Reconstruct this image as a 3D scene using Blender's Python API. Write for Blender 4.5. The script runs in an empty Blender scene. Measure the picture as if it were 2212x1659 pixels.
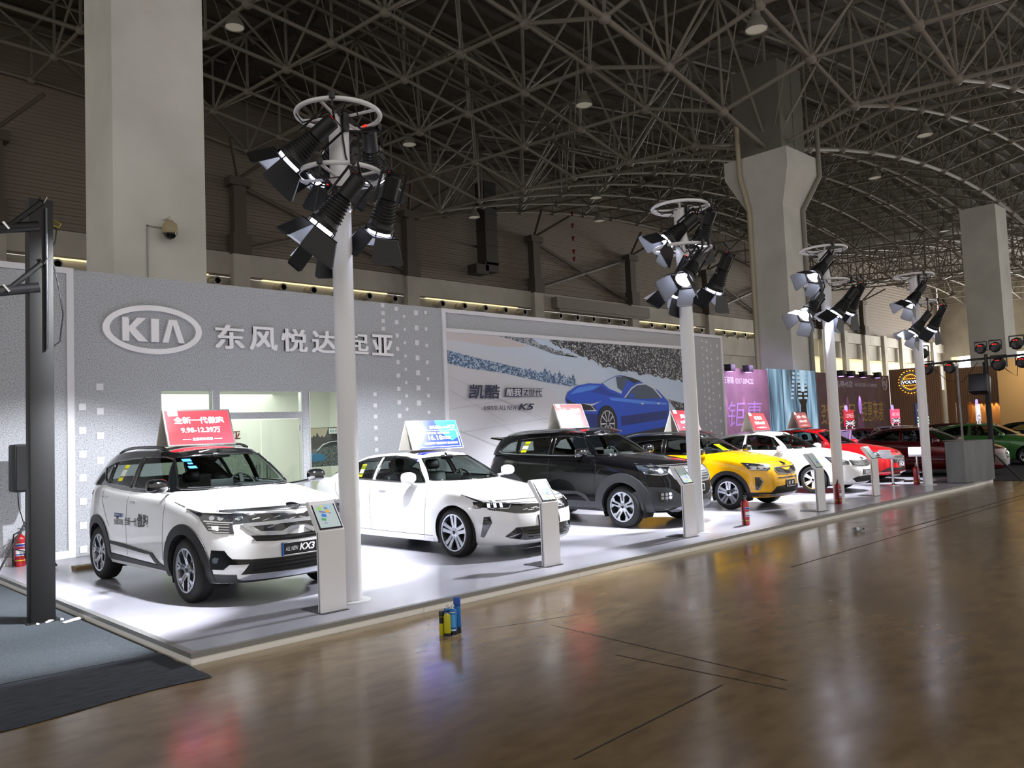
import bpy, bmesh, math, random
import numpy as np
from mathutils import Vector, Matrix
from mathutils.bvhtree import BVHTree
random.seed(7)
sc = bpy.context.scene
COL = sc.collection
PI = math.pi
sin, cos, rad = math.sin, math.cos, math.radians

# ---------------------------------------------------------------- camera, world, exposure
FPX, YAW, PITCH, ROLL, EYE = 1761.41, -0.76846, 0.06073, -0.04116, 1.6893
_fw = Vector((-sin(YAW)*cos(PITCH), cos(YAW)*cos(PITCH), sin(PITCH)))
_r = Vector((cos(YAW), sin(YAW), 0)); _u = _r.cross(_fw)
_r2 = _r*cos(ROLL)+_u*sin(ROLL); _u2 = -_r*sin(ROLL)+_u*cos(ROLL)
cam = bpy.data.cameras.new('camera'); cam.sensor_fit = 'HORIZONTAL'; cam.sensor_width = 36
cam.lens = FPX*36/2212; cam.clip_end = 400
camo = bpy.data.objects.new('camera', cam); COL.objects.link(camo)
camo.matrix_world = Matrix(((_r2.x, _u2.x, -_fw.x, 0), (_r2.y, _u2.y, -_fw.y, 0), (_r2.z, _u2.z, -_fw.z, EYE), (0, 0, 0, 1)))
sc.camera = camo
w = bpy.data.worlds.new('world'); sc.world = w; w.use_nodes = True
WB = w.node_tree.nodes['Background']
WB.inputs[0].default_value = (1.0, 0.95, 0.88, 1); WB.inputs[1].default_value = 0.62
vs = sc.view_settings
vs.view_transform = 'Standard'; vs.look = 'None'; vs.exposure = 0.5; vs.gamma = 1.0; vs.use_curve_mapping = False
SPOT_W = 1050.0
_dl = bpy.data.lights.new('daylight', 'AREA'); _dl.shape = 'RECTANGLE'; _dl.size = 34; _dl.size_y = 6.5; _dl.energy = 14000; _dl.color = (1, .98, .95)
_do = bpy.data.objects.new('daylight_from_end_windows', _dl); COL.objects.link(_do); _do.location = (137.4, 22, 7.2); _do.rotation_euler = (0, PI/2, 0); _do.rotation_euler = Matrix(((0, 0, 1), (1, 0, 0), (0, 1, 0))).to_euler()

# ---------------------------------------------------------------- materials
MATS = {}
def lin(h):
    if isinstance(h, (tuple, list)): return tuple(h)
    h = h.lstrip('#'); c = [int(h[i:i+2], 16)/255 for i in (0, 2, 4)]
    return tuple(x/12.92 if x <= .04045 else ((x+.055)/1.055)**2.4 for x in c)
def mat(name, col='808080', rough=.5, metal=0, coat=0, emit=None, es=0, spec=.5):
    if name in MATS: return MATS[name]
    m = bpy.data.materials.new(name); m.use_nodes = True
    b = m.node_tree.nodes['Principled BSDF']; c = lin(col)
    b.inputs['Base Color'].default_value = (*c, 1); b.inputs['Roughness'].default_value = rough
    b.inputs['Metallic'].default_value = metal; b.inputs['Coat Weight'].default_value = coat
    b.inputs['Coat Roughness'].default_value = .04; b.inputs['Specular IOR Level'].default_value = spec
    if emit is not None:
        b.inputs['Emission Color'].default_value = (*lin(emit), 1); b.inputs['Emission Strength'].default_value = es
    MATS[name] = m; m.diffuse_color = (*c, 1)
    return m
def nodes(m):
    nt = m.node_tree; return nt, nt.nodes, nt.links, nt.nodes['Principled BSDF']
def glass(name, tint='d8e6e2', fac=.9, ior=1.5):
    m = bpy.data.materials.new(name); m.use_nodes = True; nt = m.node_tree; n = nt.nodes; n.clear()
    o = n.new('ShaderNodeOutputMaterial'); t = n.new('ShaderNodeBsdfTransparent'); g = n.new('ShaderNodeBsdfGlossy')
    mx = n.new('ShaderNodeMixShader'); lw = n.new('ShaderNodeLayerWeight'); lw.inputs[0].default_value = .5
    pw = n.new('ShaderNodeMath'); pw.operation = 'POWER'; pw.inputs[1].default_value = 4.5; fr = n.new('ShaderNodeMath'); fr.operation = 'MULTIPLY_ADD'; fr.inputs[1].default_value = .9; fr.inputs[2].default_value = .05
    t.inputs[0].default_value = (*[c*fac for c in lin(tint)], 1); g.inputs['Roughness'].default_value = 0.0
    L = nt.links.new; L(lw.outputs['Facing'], pw.inputs[0]); L(pw.outputs[0], fr.inputs[0]); L(fr.outputs[0], mx.inputs[0]); L(t.outputs[0], mx.inputs[1]); L(g.outputs[0], mx.inputs[2]); L(mx.outputs[0], o.inputs[0])
    MATS[name] = m; return m
def noise_col(m, scale, c1, c2, lo=.4, hi=.6, detail=4, rough_var=0, bump=0, stretch=None, dist=0):
    nt, n, L, b = nodes(m)
    tc = n.new('ShaderNodeTexCoord'); src = tc.outputs['Object']
    if stretch:
        mp = n.new('ShaderNodeMapping'); mp.inputs['Scale'].default_value = stretch; nt.links.new(src, mp.inputs[0]); src = mp.outputs[0]
    nz = n.new('ShaderNodeTexNoise'); nz.inputs['Scale'].default_value = scale; nz.inputs['Detail'].default_value = detail
    nz.inputs['Distortion'].default_value = dist
    nt.links.new(src, nz.inputs['Vector'])
    cr = n.new('ShaderNodeValToRGB'); cr.color_ramp.elements[0].position = lo; cr.color_ramp.elements[1].position = hi
    cr.color_ramp.elements[0].color = (*lin(c1), 1); cr.color_ramp.elements[1].color = (*lin(c2), 1)
    nt.links.new(nz.outputs[0], cr.inputs[0]); nt.links.new(cr.outputs[0], b.inputs['Base Color'])
    if bump:
        bp = n.new('ShaderNodeBump'); bp.inputs['Strength'].default_value = bump; bp.inputs['Distance'].default_value = .01
        nt.links.new(nz.outputs[0], bp.inputs['Height']); nt.links.new(bp.outputs[0], b.inputs['Normal'])
    return m, nz, cr

# ---------------------------------------------------------------- mesh collector
class M:
    def __init__(s): s.v = []; s.f = []; s.mi = []
    def add(s, vs, fs, m=0):
        o = len(s.v); s.v += [tuple(v) for v in vs]; s.f += [tuple(i+o for i in f) for f in fs]; s.mi += [m]*len(fs); return s
    def box(s, c, d, m=0, rot=None, taper=1):
        x, y, z = d[0]/2, d[1]/2, d[2]/2
        vs = [Vector((a*x*(taper if e > 0 else 1), b*y*(taper if e > 0 else 1), e*z)) for e in (-1, 1) for a, b in ((-1, -1), (1, -1), (1, 1), (-1, 1))]
        if rot is not None: vs = [rot @ v for v in vs]
        return s.add([(v.x+c[0], v.y+c[1], v.z+c[2]) for v in vs], [(3, 2, 1, 0), (4, 5, 6, 7), (0, 1, 5, 4), (1, 2, 6, 5), (2, 3, 7, 6), (3, 0, 4, 7)], m)
    def rbox(s, c, d, r=.03, m=0, rot=None, seg=2):
        bm = bmesh.new(); bmesh.ops.create_cube(bm, size=1)
        for v in bm.verts: v.co = Vector((v.co.x*d[0], v.co.y*d[1], v.co.z*d[2]))
        bmesh.ops.bevel(bm, geom=bm.edges[:], offset=min(r, min(d)*.45), segments=seg, affect='EDGES', profile=.5)
        return s.bm(bm, m, c, rot)
    def bm(s, bm, m=0, c=(0, 0, 0), rot=None):
        bm.verts.index_update(); vs = [v.co.copy() for v in bm.verts]
        if rot is not None: vs = [rot @ v for v in vs]
        s.add([(v.x+c[0], v.y+c[1], v.z+c[2]) for v in vs], [[v.index for v in f.verts] for f in bm.faces], m); bm.free(); return s
    def tube(s, pts, r, n=8, m=0, closed=False, cap=True):
        P = [Vector(p) for p in pts]; k = len(P); rs = r if isinstance(r, (list, tuple)) else [r]*k
        up = Vector((0, 0, 1)); vs = []; prev = None
        for i, p in enumerate(P):
            a = P[i-1] if (i > 0 or closed) else p; b = P[(i+1) % k] if (i < k-1 or closed) else p
            t = (b-a).normalized()
            if prev is None:
                q = up if abs(t.z) < .95 else Vector((1, 0, 0)); n1 = t.cross(q).normalized()
            else:
                n1 = (prev - t*prev.dot(t)); n1 = n1.normalized() if n1.length > 1e-6 else t.orthogonal().normalized()
            prev = n1; n2 = t.cross(n1)
            for j in range(n): vs.append(p + n1*rs[i]*cos(2*PI*j/n) + n2*rs[i]*sin(2*PI*j/n))
        fs = []
        for i in range(k if closed else k-1):
            for j in range(n):
                a = i*n+j; b = i*n+(j+1) % n; c2 = ((i+1) % k)*n+(j+1) % n; d = ((i+1) % k)*n+j; fs.append((a, d, c2, b))
        if cap and not closed: fs += [tuple(range(n)), tuple(range((k-1)*n, k*n))[::-1]]
        return s.add(vs, fs, m)
    def lathe(s, prof, n=24, m=0, c=(0, 0, 0), rot=None, closed=False):
        vs = []; k = len(prof)
        for j in range(n):
            a = 2*PI*j/n
            for r, z in prof:
                v = Vector((r*cos(a), r*sin(a), z)); v = rot @ v if rot is not None else v; vs.append(v+Vector(c))
        fs = []
        for j in range(n):
            for i in range(k if closed else k-1):
                a = j*k+i; b = ((j+1) % n)*k+i; i2 = (i+1) % k
                fs.append((a, b, ((j+1) % n)*k+i2, j*k+i2))
        return s.add(vs, fs, m)
    def prism(s, poly, h0, h1, axis='z', m=0, xf=None):
        n = len(poly)
        def P(a, b, h): return {'z': (a, b, h), 'y': (a, h, b), 'x': (h, a, b)}[axis]
        vs = [Vector(P(a, b, h)) for h in (h0, h1) for a, b in poly]
        if xf is not None: vs = [xf @ v for v in vs]
        fs = [tuple(range(n))[::-1], tuple(range(n, 2*n))]+[(i, (i+1) % n, n+(i+1) % n, n+i) for i in range(n)]
        return s.add(vs, fs, m)
    def quad(s, a, b, c, d, m=0): return s.add([a, b, c, d], [(0, 1, 2, 3)], m)
    def xf(s, mx): s.v = [tuple(mx @ Vector(v)) for v in s.v]; return s
    def join(s, o, mx=None, m=None):
        s.add([mx @ Vector(v) for v in o.v] if mx is not None else o.v, o.f)
        s.mi[len(s.mi)-len(o.f):] = [m]*len(o.f) if m is not None else o.mi; return s
    def build(s, name, mats, parent=None, loc=None, smooth=None, fix=True, **kw):
        me = bpy.data.meshes.new(name); me.from_pydata(s.v, [], s.f)
        for m in (mats if isinstance(mats, (list, tuple)) else [mats]): me.materials.append(m)
        me.polygons.foreach_set('material_index', s.mi)
        if fix:
            bm = bmesh.new(); bm.from_mesh(me); bmesh.ops.recalc_face_normals(bm, faces=bm.faces[:]); bm.to_mesh(me); bm.free()
        if smooth is not None:
            me.polygons.foreach_set('use_smooth', [True]*len(me.polygons))
            if smooth < 180: me.set_sharp_from_angle(angle=rad(smooth))
        me.update()
        o = bpy.data.objects.new(name, me); COL.objects.link(o)
        if parent is not None: o.parent = parent
        if loc is not None: o.location = loc
        for k, v in kw.items():
            if v: o[k] = v
        return o
def empty(name, label=None, category=None, loc=(0, 0, 0), rz=0, group=None, parent=None):
    o = bpy.data.objects.new(name, None); COL.objects.link(o); o.location = loc; o.rotation_euler = (0, 0, rz); o.empty_display_size = .2
    if label: o['label'] = label
    if category: o['category'] = category
    if group: o['group'] = group
    if parent: o.parent = parent
    return o
def copy_tree(o, parent=None):
    c = o.copy(); COL.objects.link(c)
    if parent is not None: c.parent = parent
    for ch in list(o.children): copy_tree(ch, c)
    return c
def RX(a): return Matrix.Rotation(a, 3, 'X')
def RY(a): return Matrix.Rotation(a, 3, 'Y')
def RZ(a): return Matrix.Rotation(a, 3, 'Z')
def aim(d, roll=0):                     # 3x3 turning +Z onto d
    return Vector((0, 0, 1)).rotation_difference(Vector(d).normalized()).to_matrix() @ RZ(roll)
TXT = {}
def text2d(body, w=None, h=None, bold=0, shear=0, ls=1.0, ext=0, space=1.0):
    """lettering as flat (or extruded) triangles, fitted into [0,w] x [0,h]"""
    key = (body, bold, shear, ls, space); cjk = any(ord(c) > 0x2e80 for c in body)
    if key not in TXT:
        cu = bpy.data.curves.new('t', 'FONT'); cu.body = body; cu.size = 1; cu.offset = 0 if cjk else bold; cu.shear = shear; cu.space_line = ls
        cu.space_character = space; cu.align_x = 'CENTER'; cu.resolution_u = 3
        o = bpy.data.objects.new('t', cu); COL.objects.link(o); bpy.context.view_layer.update()
        me = bpy.data.meshes.new_from_object(o.evaluated_get(bpy.context.evaluated_depsgraph_get()))
        TXT[key] = ([v.co.copy() for v in me.vertices], [tuple(p.vertices) for p in me.polygons])
        bpy.data.objects.remove(o); bpy.data.curves.remove(cu); bpy.data.meshes.remove(me)
    v, f = TXT[key]
    if cjk and bold:              # heavier strokes: the same glyph laid again a little to each side
        n = len(v); sh = [(a*bold, b*bold) for a, b in ((-.7, -.5), (.7, -.5), (.7, .5), (-.7, .5))]
        v = [Vector((p.x+a, p.y+b, .0003*k)) for k, (a, b) in enumerate(sh) for p in v]; f = [tuple(i+n*k for i in q) for k in range(4) for q in f]
    x0 = min(p.x for p in v); x1 = max(p.x for p in v); y0 = min(p.y for p in v); y1 = max(p.y for p in v)
    sx = w/(x1-x0) if w else None; sy = h/(y1-y0) if h else None
    sx = sx or sy; sy = sy or sx
    vv = [((p.x-x0)*sx, (p.y-y0)*sy, p.z) for p in v]; ff = list(f)
    if ext:
        bm = bmesh.new(); bs = [bm.verts.new(p) for p in vv]
        for q in ff:
            try: bm.faces.new([bs[i] for i in q])
            except ValueError: pass
        bmesh.ops.remove_doubles(bm, verts=bm.verts[:], dist=1e-5)
        r = bmesh.ops.extrude_face_region(bm, geom=bm.faces[:])
        for g in r['geom']:
            if isinstance(g, bmesh.types.BMVert): g.co.z += ext
        bm.verts.index_update(); vv = [tuple(p.co) for p in bm.verts]; ff = [tuple(x.index for x in q.verts) for q in bm.faces]; bm.free()
    return vv, ff
def frame(o, ux, uy):                   # 4x4 placing local xy lettering at o with axes ux, uy
    ux = Vector(ux).normalized(); uy = Vector(uy).normalized(); uz = ux.cross(uy)
    return Matrix(((ux.x, uy.x, uz.x, o[0]), (ux.y, uy.y, uz.y, o[1]), (ux.z, uy.z, uz.z, o[2]), (0, 0, 0, 1)))
def put_text(mm, body, mx, w=None, h=None, m=0, **k):
    v, f = text2d(body, w, h, **k); mm.add([mx @ Vector(p) for p in v], f, m); return mm
def pchip(pts):
    pts = sorted(pts); X = np.array([p[0] for p in pts], float); Yv = np.array([p[1] for p in pts], float)
    h = np.diff(X); d = np.diff(Yv)/h; m = np.zeros(len(X)); m[0], m[-1] = d[0], d[-1]
    for i in range(1, len(X)-1):
        if d[i-1]*d[i] > 0:
            w1, w2 = 2*h[i]+h[i-1], h[i]+2*h[i-1]; m[i] = (w1+w2)/(w1/d[i-1]+w2/d[i])
    def f(x):
        x = min(max(x, X[0]), X[-1]); i = min(max(int(np.searchsorted(X, x)-1), 0), len(h)-1)
        t = (x-X[i])/h[i]; return float((2*t**3-3*t*t+1)*Yv[i]+(t**3-2*t*t+t)*h[i]*m[i]+(-2*t**3+3*t*t)*Yv[i+1]+(t**3-t*t)*h[i]*m[i+1])
    return f
# ---------------------------------------------------------------- car builder (local: x forward from front axle, y left, z up)
def plan(xn, xt, W, nf, mf, nr, mr, N=92):
    xm = (xn+xt)/2; pts = []
    for q, (A, n, m_) in enumerate(((xn-xm, nf, mf), (xm-xt, nr, mr))):
        for i in range(241):
            a = PI/2*i/240; a = a if q == 0 else PI/2-a
            x = max(cos(a), 0)**(2/n)*A; y = max(sin(a), 0)**(2/m_)*W
            pts.append((xm+x if q == 0 else xm-x, y))
    P = np.array(pts); seg = np.hypot(*np.diff(P, axis=0).T); s = np.concatenate([[0], np.cumsum(seg)])
    u = np.linspace(0, s[-1], N); return np.stack([np.interp(u, s, P[:, 0]), np.interp(u, s, P[:, 1])], 1)
def inside(p, poly):
    c = False; n = len(poly); x, y = p
    for i in range(n):
        x1, y1 = poly[i]; x2, y2 = poly[(i+1) % n]
        if (y1 > y) != (y2 > y) and x < (x2-x1)*(y-y1)/(y2-y1)+x1: c = not c
    return c
def cut(bm, poly, to2, to3, filt):
    """slice the faces that pass filt along a 2-D outline and return those inside it"""
    n = len(poly); pxs = [p[0] for p in poly]; pys = [p[1] for p in poly]; e = .12
    def near(f):
        if not filt(f): return False
        a, b = to2(f.calc_center_median()); return min(pxs)-e < a < max(pxs)+e and min(pys)-e < b < max(pys)+e
    for i in range(n):
        (x1, y1), (x2, y2) = poly[i], poly[(i+1) % n]
        if abs(x1-x2)+abs(y1-y2) < 1e-5: continue
        lo = (min(x1, x2)-e, min(y1, y2)-e); hi = (max(x1, x2)+e, max(y1, y2)+e); fs = []
        for f in bm.faces:
            if near(f):
                a, b = to2(f.calc_center_median())
                if lo[0] < a < hi[0] and lo[1] < b < hi[1]: fs.append(f)
        g = set(fs)
        for f in fs: g.update(f.edges); g.update(f.verts)
        no = to3(-(y2-y1), x2-x1); co = to3(x1, y1)
        bmesh.ops.bisect_plane(bm, geom=list(g), plane_co=co, plane_no=Vector(no).normalized(), dist=1e-5)
    return [f for f in bm.faces if near(f) and inside(to2(f.calc_center_median()), poly)]
class Hull:
    def __init__(s, sp):
        s.sp = sp; N = 92
        zt, zb = pchip(sp['zt']), pchip(sp['zb']); crown = pchip(sp['crown']); s.zt, s.crown = zt, crown
        nose, tail, wid = pchip(sp['nose']), pchip(sp['tail']), pchip(sp['wid'])
        T = np.linspace(0, 1, 25); rows = []
        for t in T:
            P = plan(nose(t), tail(t), wid(t), *sp['ex'], N=N)
            rows.append([(x, y, zb(x)+(zt(x)-zb(x))*t) for x, y in P])
        s.low = s.grid(rows)
        top = rows[-1]; K = 12; cap = []
        for k in range(K+1):
            q = 1-k/K; cap.append([(x, y*q, zt(x)+crown(x)*(1-q**2.4)) for x, y, z in top])
        s.capz = lambda x, y: zt(x)+crown(x)*(1-min(1, abs(y)/max(.01, wid(1)))**2.4)
        s.cap = s.grid(cap)
        g = sp['gh']; b0 = plan(g['bf'], g['br'], g['Wb'], *g['ex'], N=N); r0 = plan(g['rf'], g['rr'], g['Wr'], *g['ex2'], N=N)
        zr = pchip(g['zr']); s.zr = zr
        B = [(x, y, s.capz(x, y)-.015) for x, y in b0]; R0 = [(x, y, zr(x)) for x, y in r0]; rows = []
        for j in range(17):
            q = j/16; row = []
            for i in range(N):
                p = Vector(B[i]).lerp(Vector(R0[i]), q); bl = g.get('bulge', .03)*4*q*(1-q)
                a = B[max(i-1, 0)]; c = B[min(i+1, N-1)]; nx, ny = -(c[1]-a[1]), c[0]-a[0]; l = math.hypot(nx, ny) or 1
                p.x -= nx/l*bl; p.y -= ny/l*bl
                if i in (0, N-1): p.y = 0
                p.y = max(p.y, 0); row.append(tuple(p))
            rows.append(row)
        for k in range(1, 9):
            q = 1-k/8; rows.append([(x, y*q, z+g.get('rc', .05)*(1-q**2.2)) for x, y, z in R0])
        s.cab = s.grid(rows); s.b0 = b0
        s.bvh_low = s.bvh([s.low, s.cap]); s.bvh_cab = s.bvh([s.cab]); s.bvh_all = s.bvh([s.low, s.cap, s.cab])
    def grid(s, rows):
        """half grid mirrored to both sides"""
        n = len(rows[0]); v = [p for r in rows for p in r]; f = []
        for j in range(len(rows)-1):
            for i in range(n-1): a = j*n+i; f.append((a, a+1, a+n+1, a+n))
        o = len(v); v2 = [(x, -y, z) for x, y, z in v]
        return v+v2, f+[tuple(i+o for i in q)[::-1] for q in f]
    def bvh(s, parts):
        vs, fs = [], []
        for v, f in parts: o = len(vs); vs += v; fs += [tuple(i+o for i in q) for q in f]
        return BVHTree.FromPolygons([Vector(p) for p in vs], fs)
def bm_from(parts):
    bm = bmesh.new()
    for v, f in parts:
        bs = [bm.verts.new(p) for p in v]
        for q in f:
            try: bm.faces.new([bs[i] for i in q])
            except ValueError: pass
    bmesh.ops.remove_doubles(bm, verts=bm.verts[:], dist=2e-4)
    bmesh.ops.dissolve_degenerate(bm, edges=bm.edges[:], dist=1e-4)
    return bm
def bm_obj(bm, name, m, parent, smooth=40):
    bmesh.ops.recalc_face_normals(bm, faces=bm.faces[:])
    me = bpy.data.meshes.new(name); bm.to_mesh(me); bm.free(); me.materials.append(m)
    me.polygons.foreach_set('use_smooth', [True]*len(me.polygons)); me.set_sharp_from_angle(angle=rad(smooth))
    o = bpy.data.objects.new(name, me); COL.objects.link(o); o.parent = parent; return o
def split_faces(bm, faces):
    r = bmesh.ops.duplicate(bm, geom=faces); out = bmesh.new(); mp = {}
    for g in r['geom']:
        if isinstance(g, bmesh.types.BMFace):
            vs = []
            for v in g.verts:
                if v not in mp: mp[v] = out.verts.new(v.co)
                vs.append(mp[v])
            try: out.faces.new(vs)
            except ValueError: pass
    bmesh.ops.delete(bm, geom=r['geom'], context='FACES'); bmesh.ops.delete(bm, geom=[f for f in faces if f.is_valid], context='FACES')
    return out
class Skin:
    """patches that lie on a hull: outlines given across a plan direction (degrees from the nose) are thrown onto it"""
    def __init__(s, bvh): s.b = bvh
    def throw(s, pts2, ang, off, up=False):
        d = Vector((0, 0, 1)) if up else Vector((cos(rad(ang)), sin(rad(ang)), 0)); h = Vector((0, 1, 0)) if up else (Vector((1, 0, 0)) if ang == 90 else Vector((-sin(rad(ang)), cos(rad(ang)), 0)))
        k = Vector((1, 0, 0)) if up else Vector((0, 0, 1)); out = []
        for a, b in pts2:
            o = h*a+k*b+d*6; r = s.b.ray_cast(o, -d, 12)
            out.append(r[0]+d*off if r[0] is not None else None)
        return out, d
    def patch(s, mm, poly, ang=0, off=.004, th=.012, m=0, grid=.06, mirror=True, up=False, ring=None):
        bm = bmesh.new(); vs = [bm.verts.new((a, b, 0)) for a, b in poly]
        try: bm.faces.new(vs)
        except ValueError: bm.free(); return
        xs = [p[0] for p in poly]; ys = [p[1] for p in poly]
        for ax, lo, hi in ((0, min(xs), max(xs)), (1, min(ys), max(ys))):
            x = lo+grid
            while x < hi-1e-4:
                no = (1, 0, 0) if ax == 0 else (0, 1, 0); co = (x, 0, 0) if ax == 0 else (0, x, 0)
                bmesh.ops.bisect_plane(bm, geom=bm.verts[:]+bm.edges[:]+bm.faces[:], plane_co=co, plane_no=no, dist=1e-5); x += grid
        bmesh.ops.triangulate(bm, faces=[f for f in bm.faces if len(f.verts) > 4]); bm.verts.index_update()
        s.lay(mm, [(v.co.x, v.co.y) for v in bm.verts], [[v.index for v in f.verts] for f in bm.faces], ang, off, th, m, mirror, up); bm.free()
    def lay(s, mm, pts, faces, ang, off, th, m, mirror=True, up=False):
        P, d = s.throw(pts, ang, off, up); faces = [f for f in faces if all(P[i] is not None for i in f)]
        faces = [f for f in faces if all((P[a]-P[b]).length < 2.6*math.hypot(pts[a][0]-pts[b][0], pts[a][1]-pts[b][1])+.02 for a, b in zip(f, f[1:]+f[:1]))]
        if not faces: return
        use = sorted({i for f in faces for i in f}); ix = {i: k for k, i in enumerate(use)}; n = len(use)
        vs = [P[i] for i in use]; fs = [tuple(ix[i] for i in f) for f in faces]
        if th:
            cnt = {}
            for f in fs:
                for a, b in zip(f, f[1:]+f[:1]): cnt[(min(a, b), max(a, b))] = cnt.get((min(a, b), max(a, b)), 0)+1
            side = [(a, b, b+n, a+n) for (a, b), c in cnt.items() if c == 1]
            vs = vs+[v-d*th for v in vs]; fs = fs+side
        mm.add(vs, fs, m)
        if mirror: mm.add([(v.x, -v.y, v.z) for v in vs], [f[::-1] for f in fs], m)
    def strip(s, mm, pts, w, ang=0, off=.003, th=.008, m=0, mirror=True, up=False, closed=False, step=.05):
        P = []; n = len(pts)
        for i in range(n if closed else n-1):
            a, b = Vector(pts[i]), Vector(pts[(i+1) % n]); k = max(1, int((b-a).length/step))
            P += [a.lerp(b, j/k) for j in range(k)]
        if not closed: P.append(Vector(pts[-1]))
        L = []; k = len(P); ws = w if callable(w) else (lambda t: w)
        for i, p in enumerate(P):
            a = P[i-1] if i or closed else p; b = P[(i+1) % k] if i < k-1 or closed else p
            t = (b-a).normalized(); nn = Vector((-t.y, t.x))*ws(i/max(1, k-1))/2; L += [tuple(p+nn), tuple(p-nn)]
        F = [(2*i, 2*i+1, (2*i+3) % (2*k), (2*i+2) % (2*k)) for i in range(k if closed else k-1)]
        s.lay(mm, L, F, ang, off, th, m, mirror, up)
    def text(s, mm, body, x, z, w, h, ang, off=.004, m=0, flip=False, **k):
        v, f = text2d(body, w, h, **k)
        for lv in sorted({round(p[2], 5) for p in v}):
            s.lay(mm, [(x+p[0], z+p[1]) for p in v], [tuple(q) for q in f if abs(v[q[0]][2]-lv) < 1e-6], ang, off+lv, 0, m, False)
def ell(cx, cy, rx, ry, n=20, a0=0, a1=360): return [(cx+rx*cos(rad(a0+(a1-a0)*i/n)), cy+ry*sin(rad(a0+(a1-a0)*i/n))) for i in range(n if a1-a0 == 360 else n+1)]
PAINT = {}
def paint(name, col, metal=0, rough=.28):
    return mat('paint_'+name, col, rough, metal, 1.0)
BLK = mat('black_plastic', '17181a', .5); GLOSS = mat('gloss_black', '08090a', .12, 0, 1.0); CHROME = mat('chrome', 'd9dbe0', .12, 1)
SILVER = mat('satin_silver', 'b9bcc2', .28, 1); RUBBER = mat('tyre_rubber', '131416', .75); DARK = mat('dark_interior', '1a1b1e', .7)
SEAT = mat('seat_leather', '24262b', .45); UNDER = mat('underbody', '0c0c0d', .9); LAMP = mat('headlamp_lens', '20242a', .08, 0, 1.0)
LED = mat('led_strip', 'eef2ff', .3, 0, 0, 'e8efff', .9); TAILRED = mat('tail_lamp', '5a0a0c', .15, 0, 1.0); YELW = mat('yellow_sticker', 'e8e000', .5)
WHITE = mat('white_print', 'f2f2f4', .5); REFLEC = mat('lamp_reflector', 'c8ccd4', .15, 1); DISC = mat('brake_or_shade_disc', '55585c', .4, 1); SILL = mat('window_bright', 'c8cace', .25, 1)
CGLASS = glass('car_glass', 'c6d0cc', .88); CGLASSD = glass('car_glass_dark', '6e7674', .45)
def sides(q, name, m, root, smooth=40, key=None):
    """build a mirrored fitting as one object per side (or one per key)"""
    key = key or (lambda c: c[1] > 0); lone = not any(v[1] > .004 for v in q.v) or not any(v[1] < -.004 for v in q.v) or any(min(q.v[i][1] for i in f) < -.004 and max(q.v[i][1] for i in f) > .004 for f in q.f)
    if lone: return [q.build(name, m, root, smooth=smooth)]
    grp = {}
    for f, mi in zip(q.f, q.mi):
        c = [sum(q.v[i][k] for i in f)/len(f) for k in range(3)]; grp.setdefault(key(c), []).append((f, mi))
    out = []
    for k in sorted(grp):
        ix = {}; p = M()
        for f, mi in grp[k]:
            g = []
            for i in f:
                if i not in ix: ix[i] = len(p.v); p.v.append(q.v[i])
                g.append(ix[i])
            p.f.append(tuple(g)); p.mi.append(mi)
        out.append(p.build(name, m, root[k] if isinstance(root, dict) else root, smooth=smooth))
    return out
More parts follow.
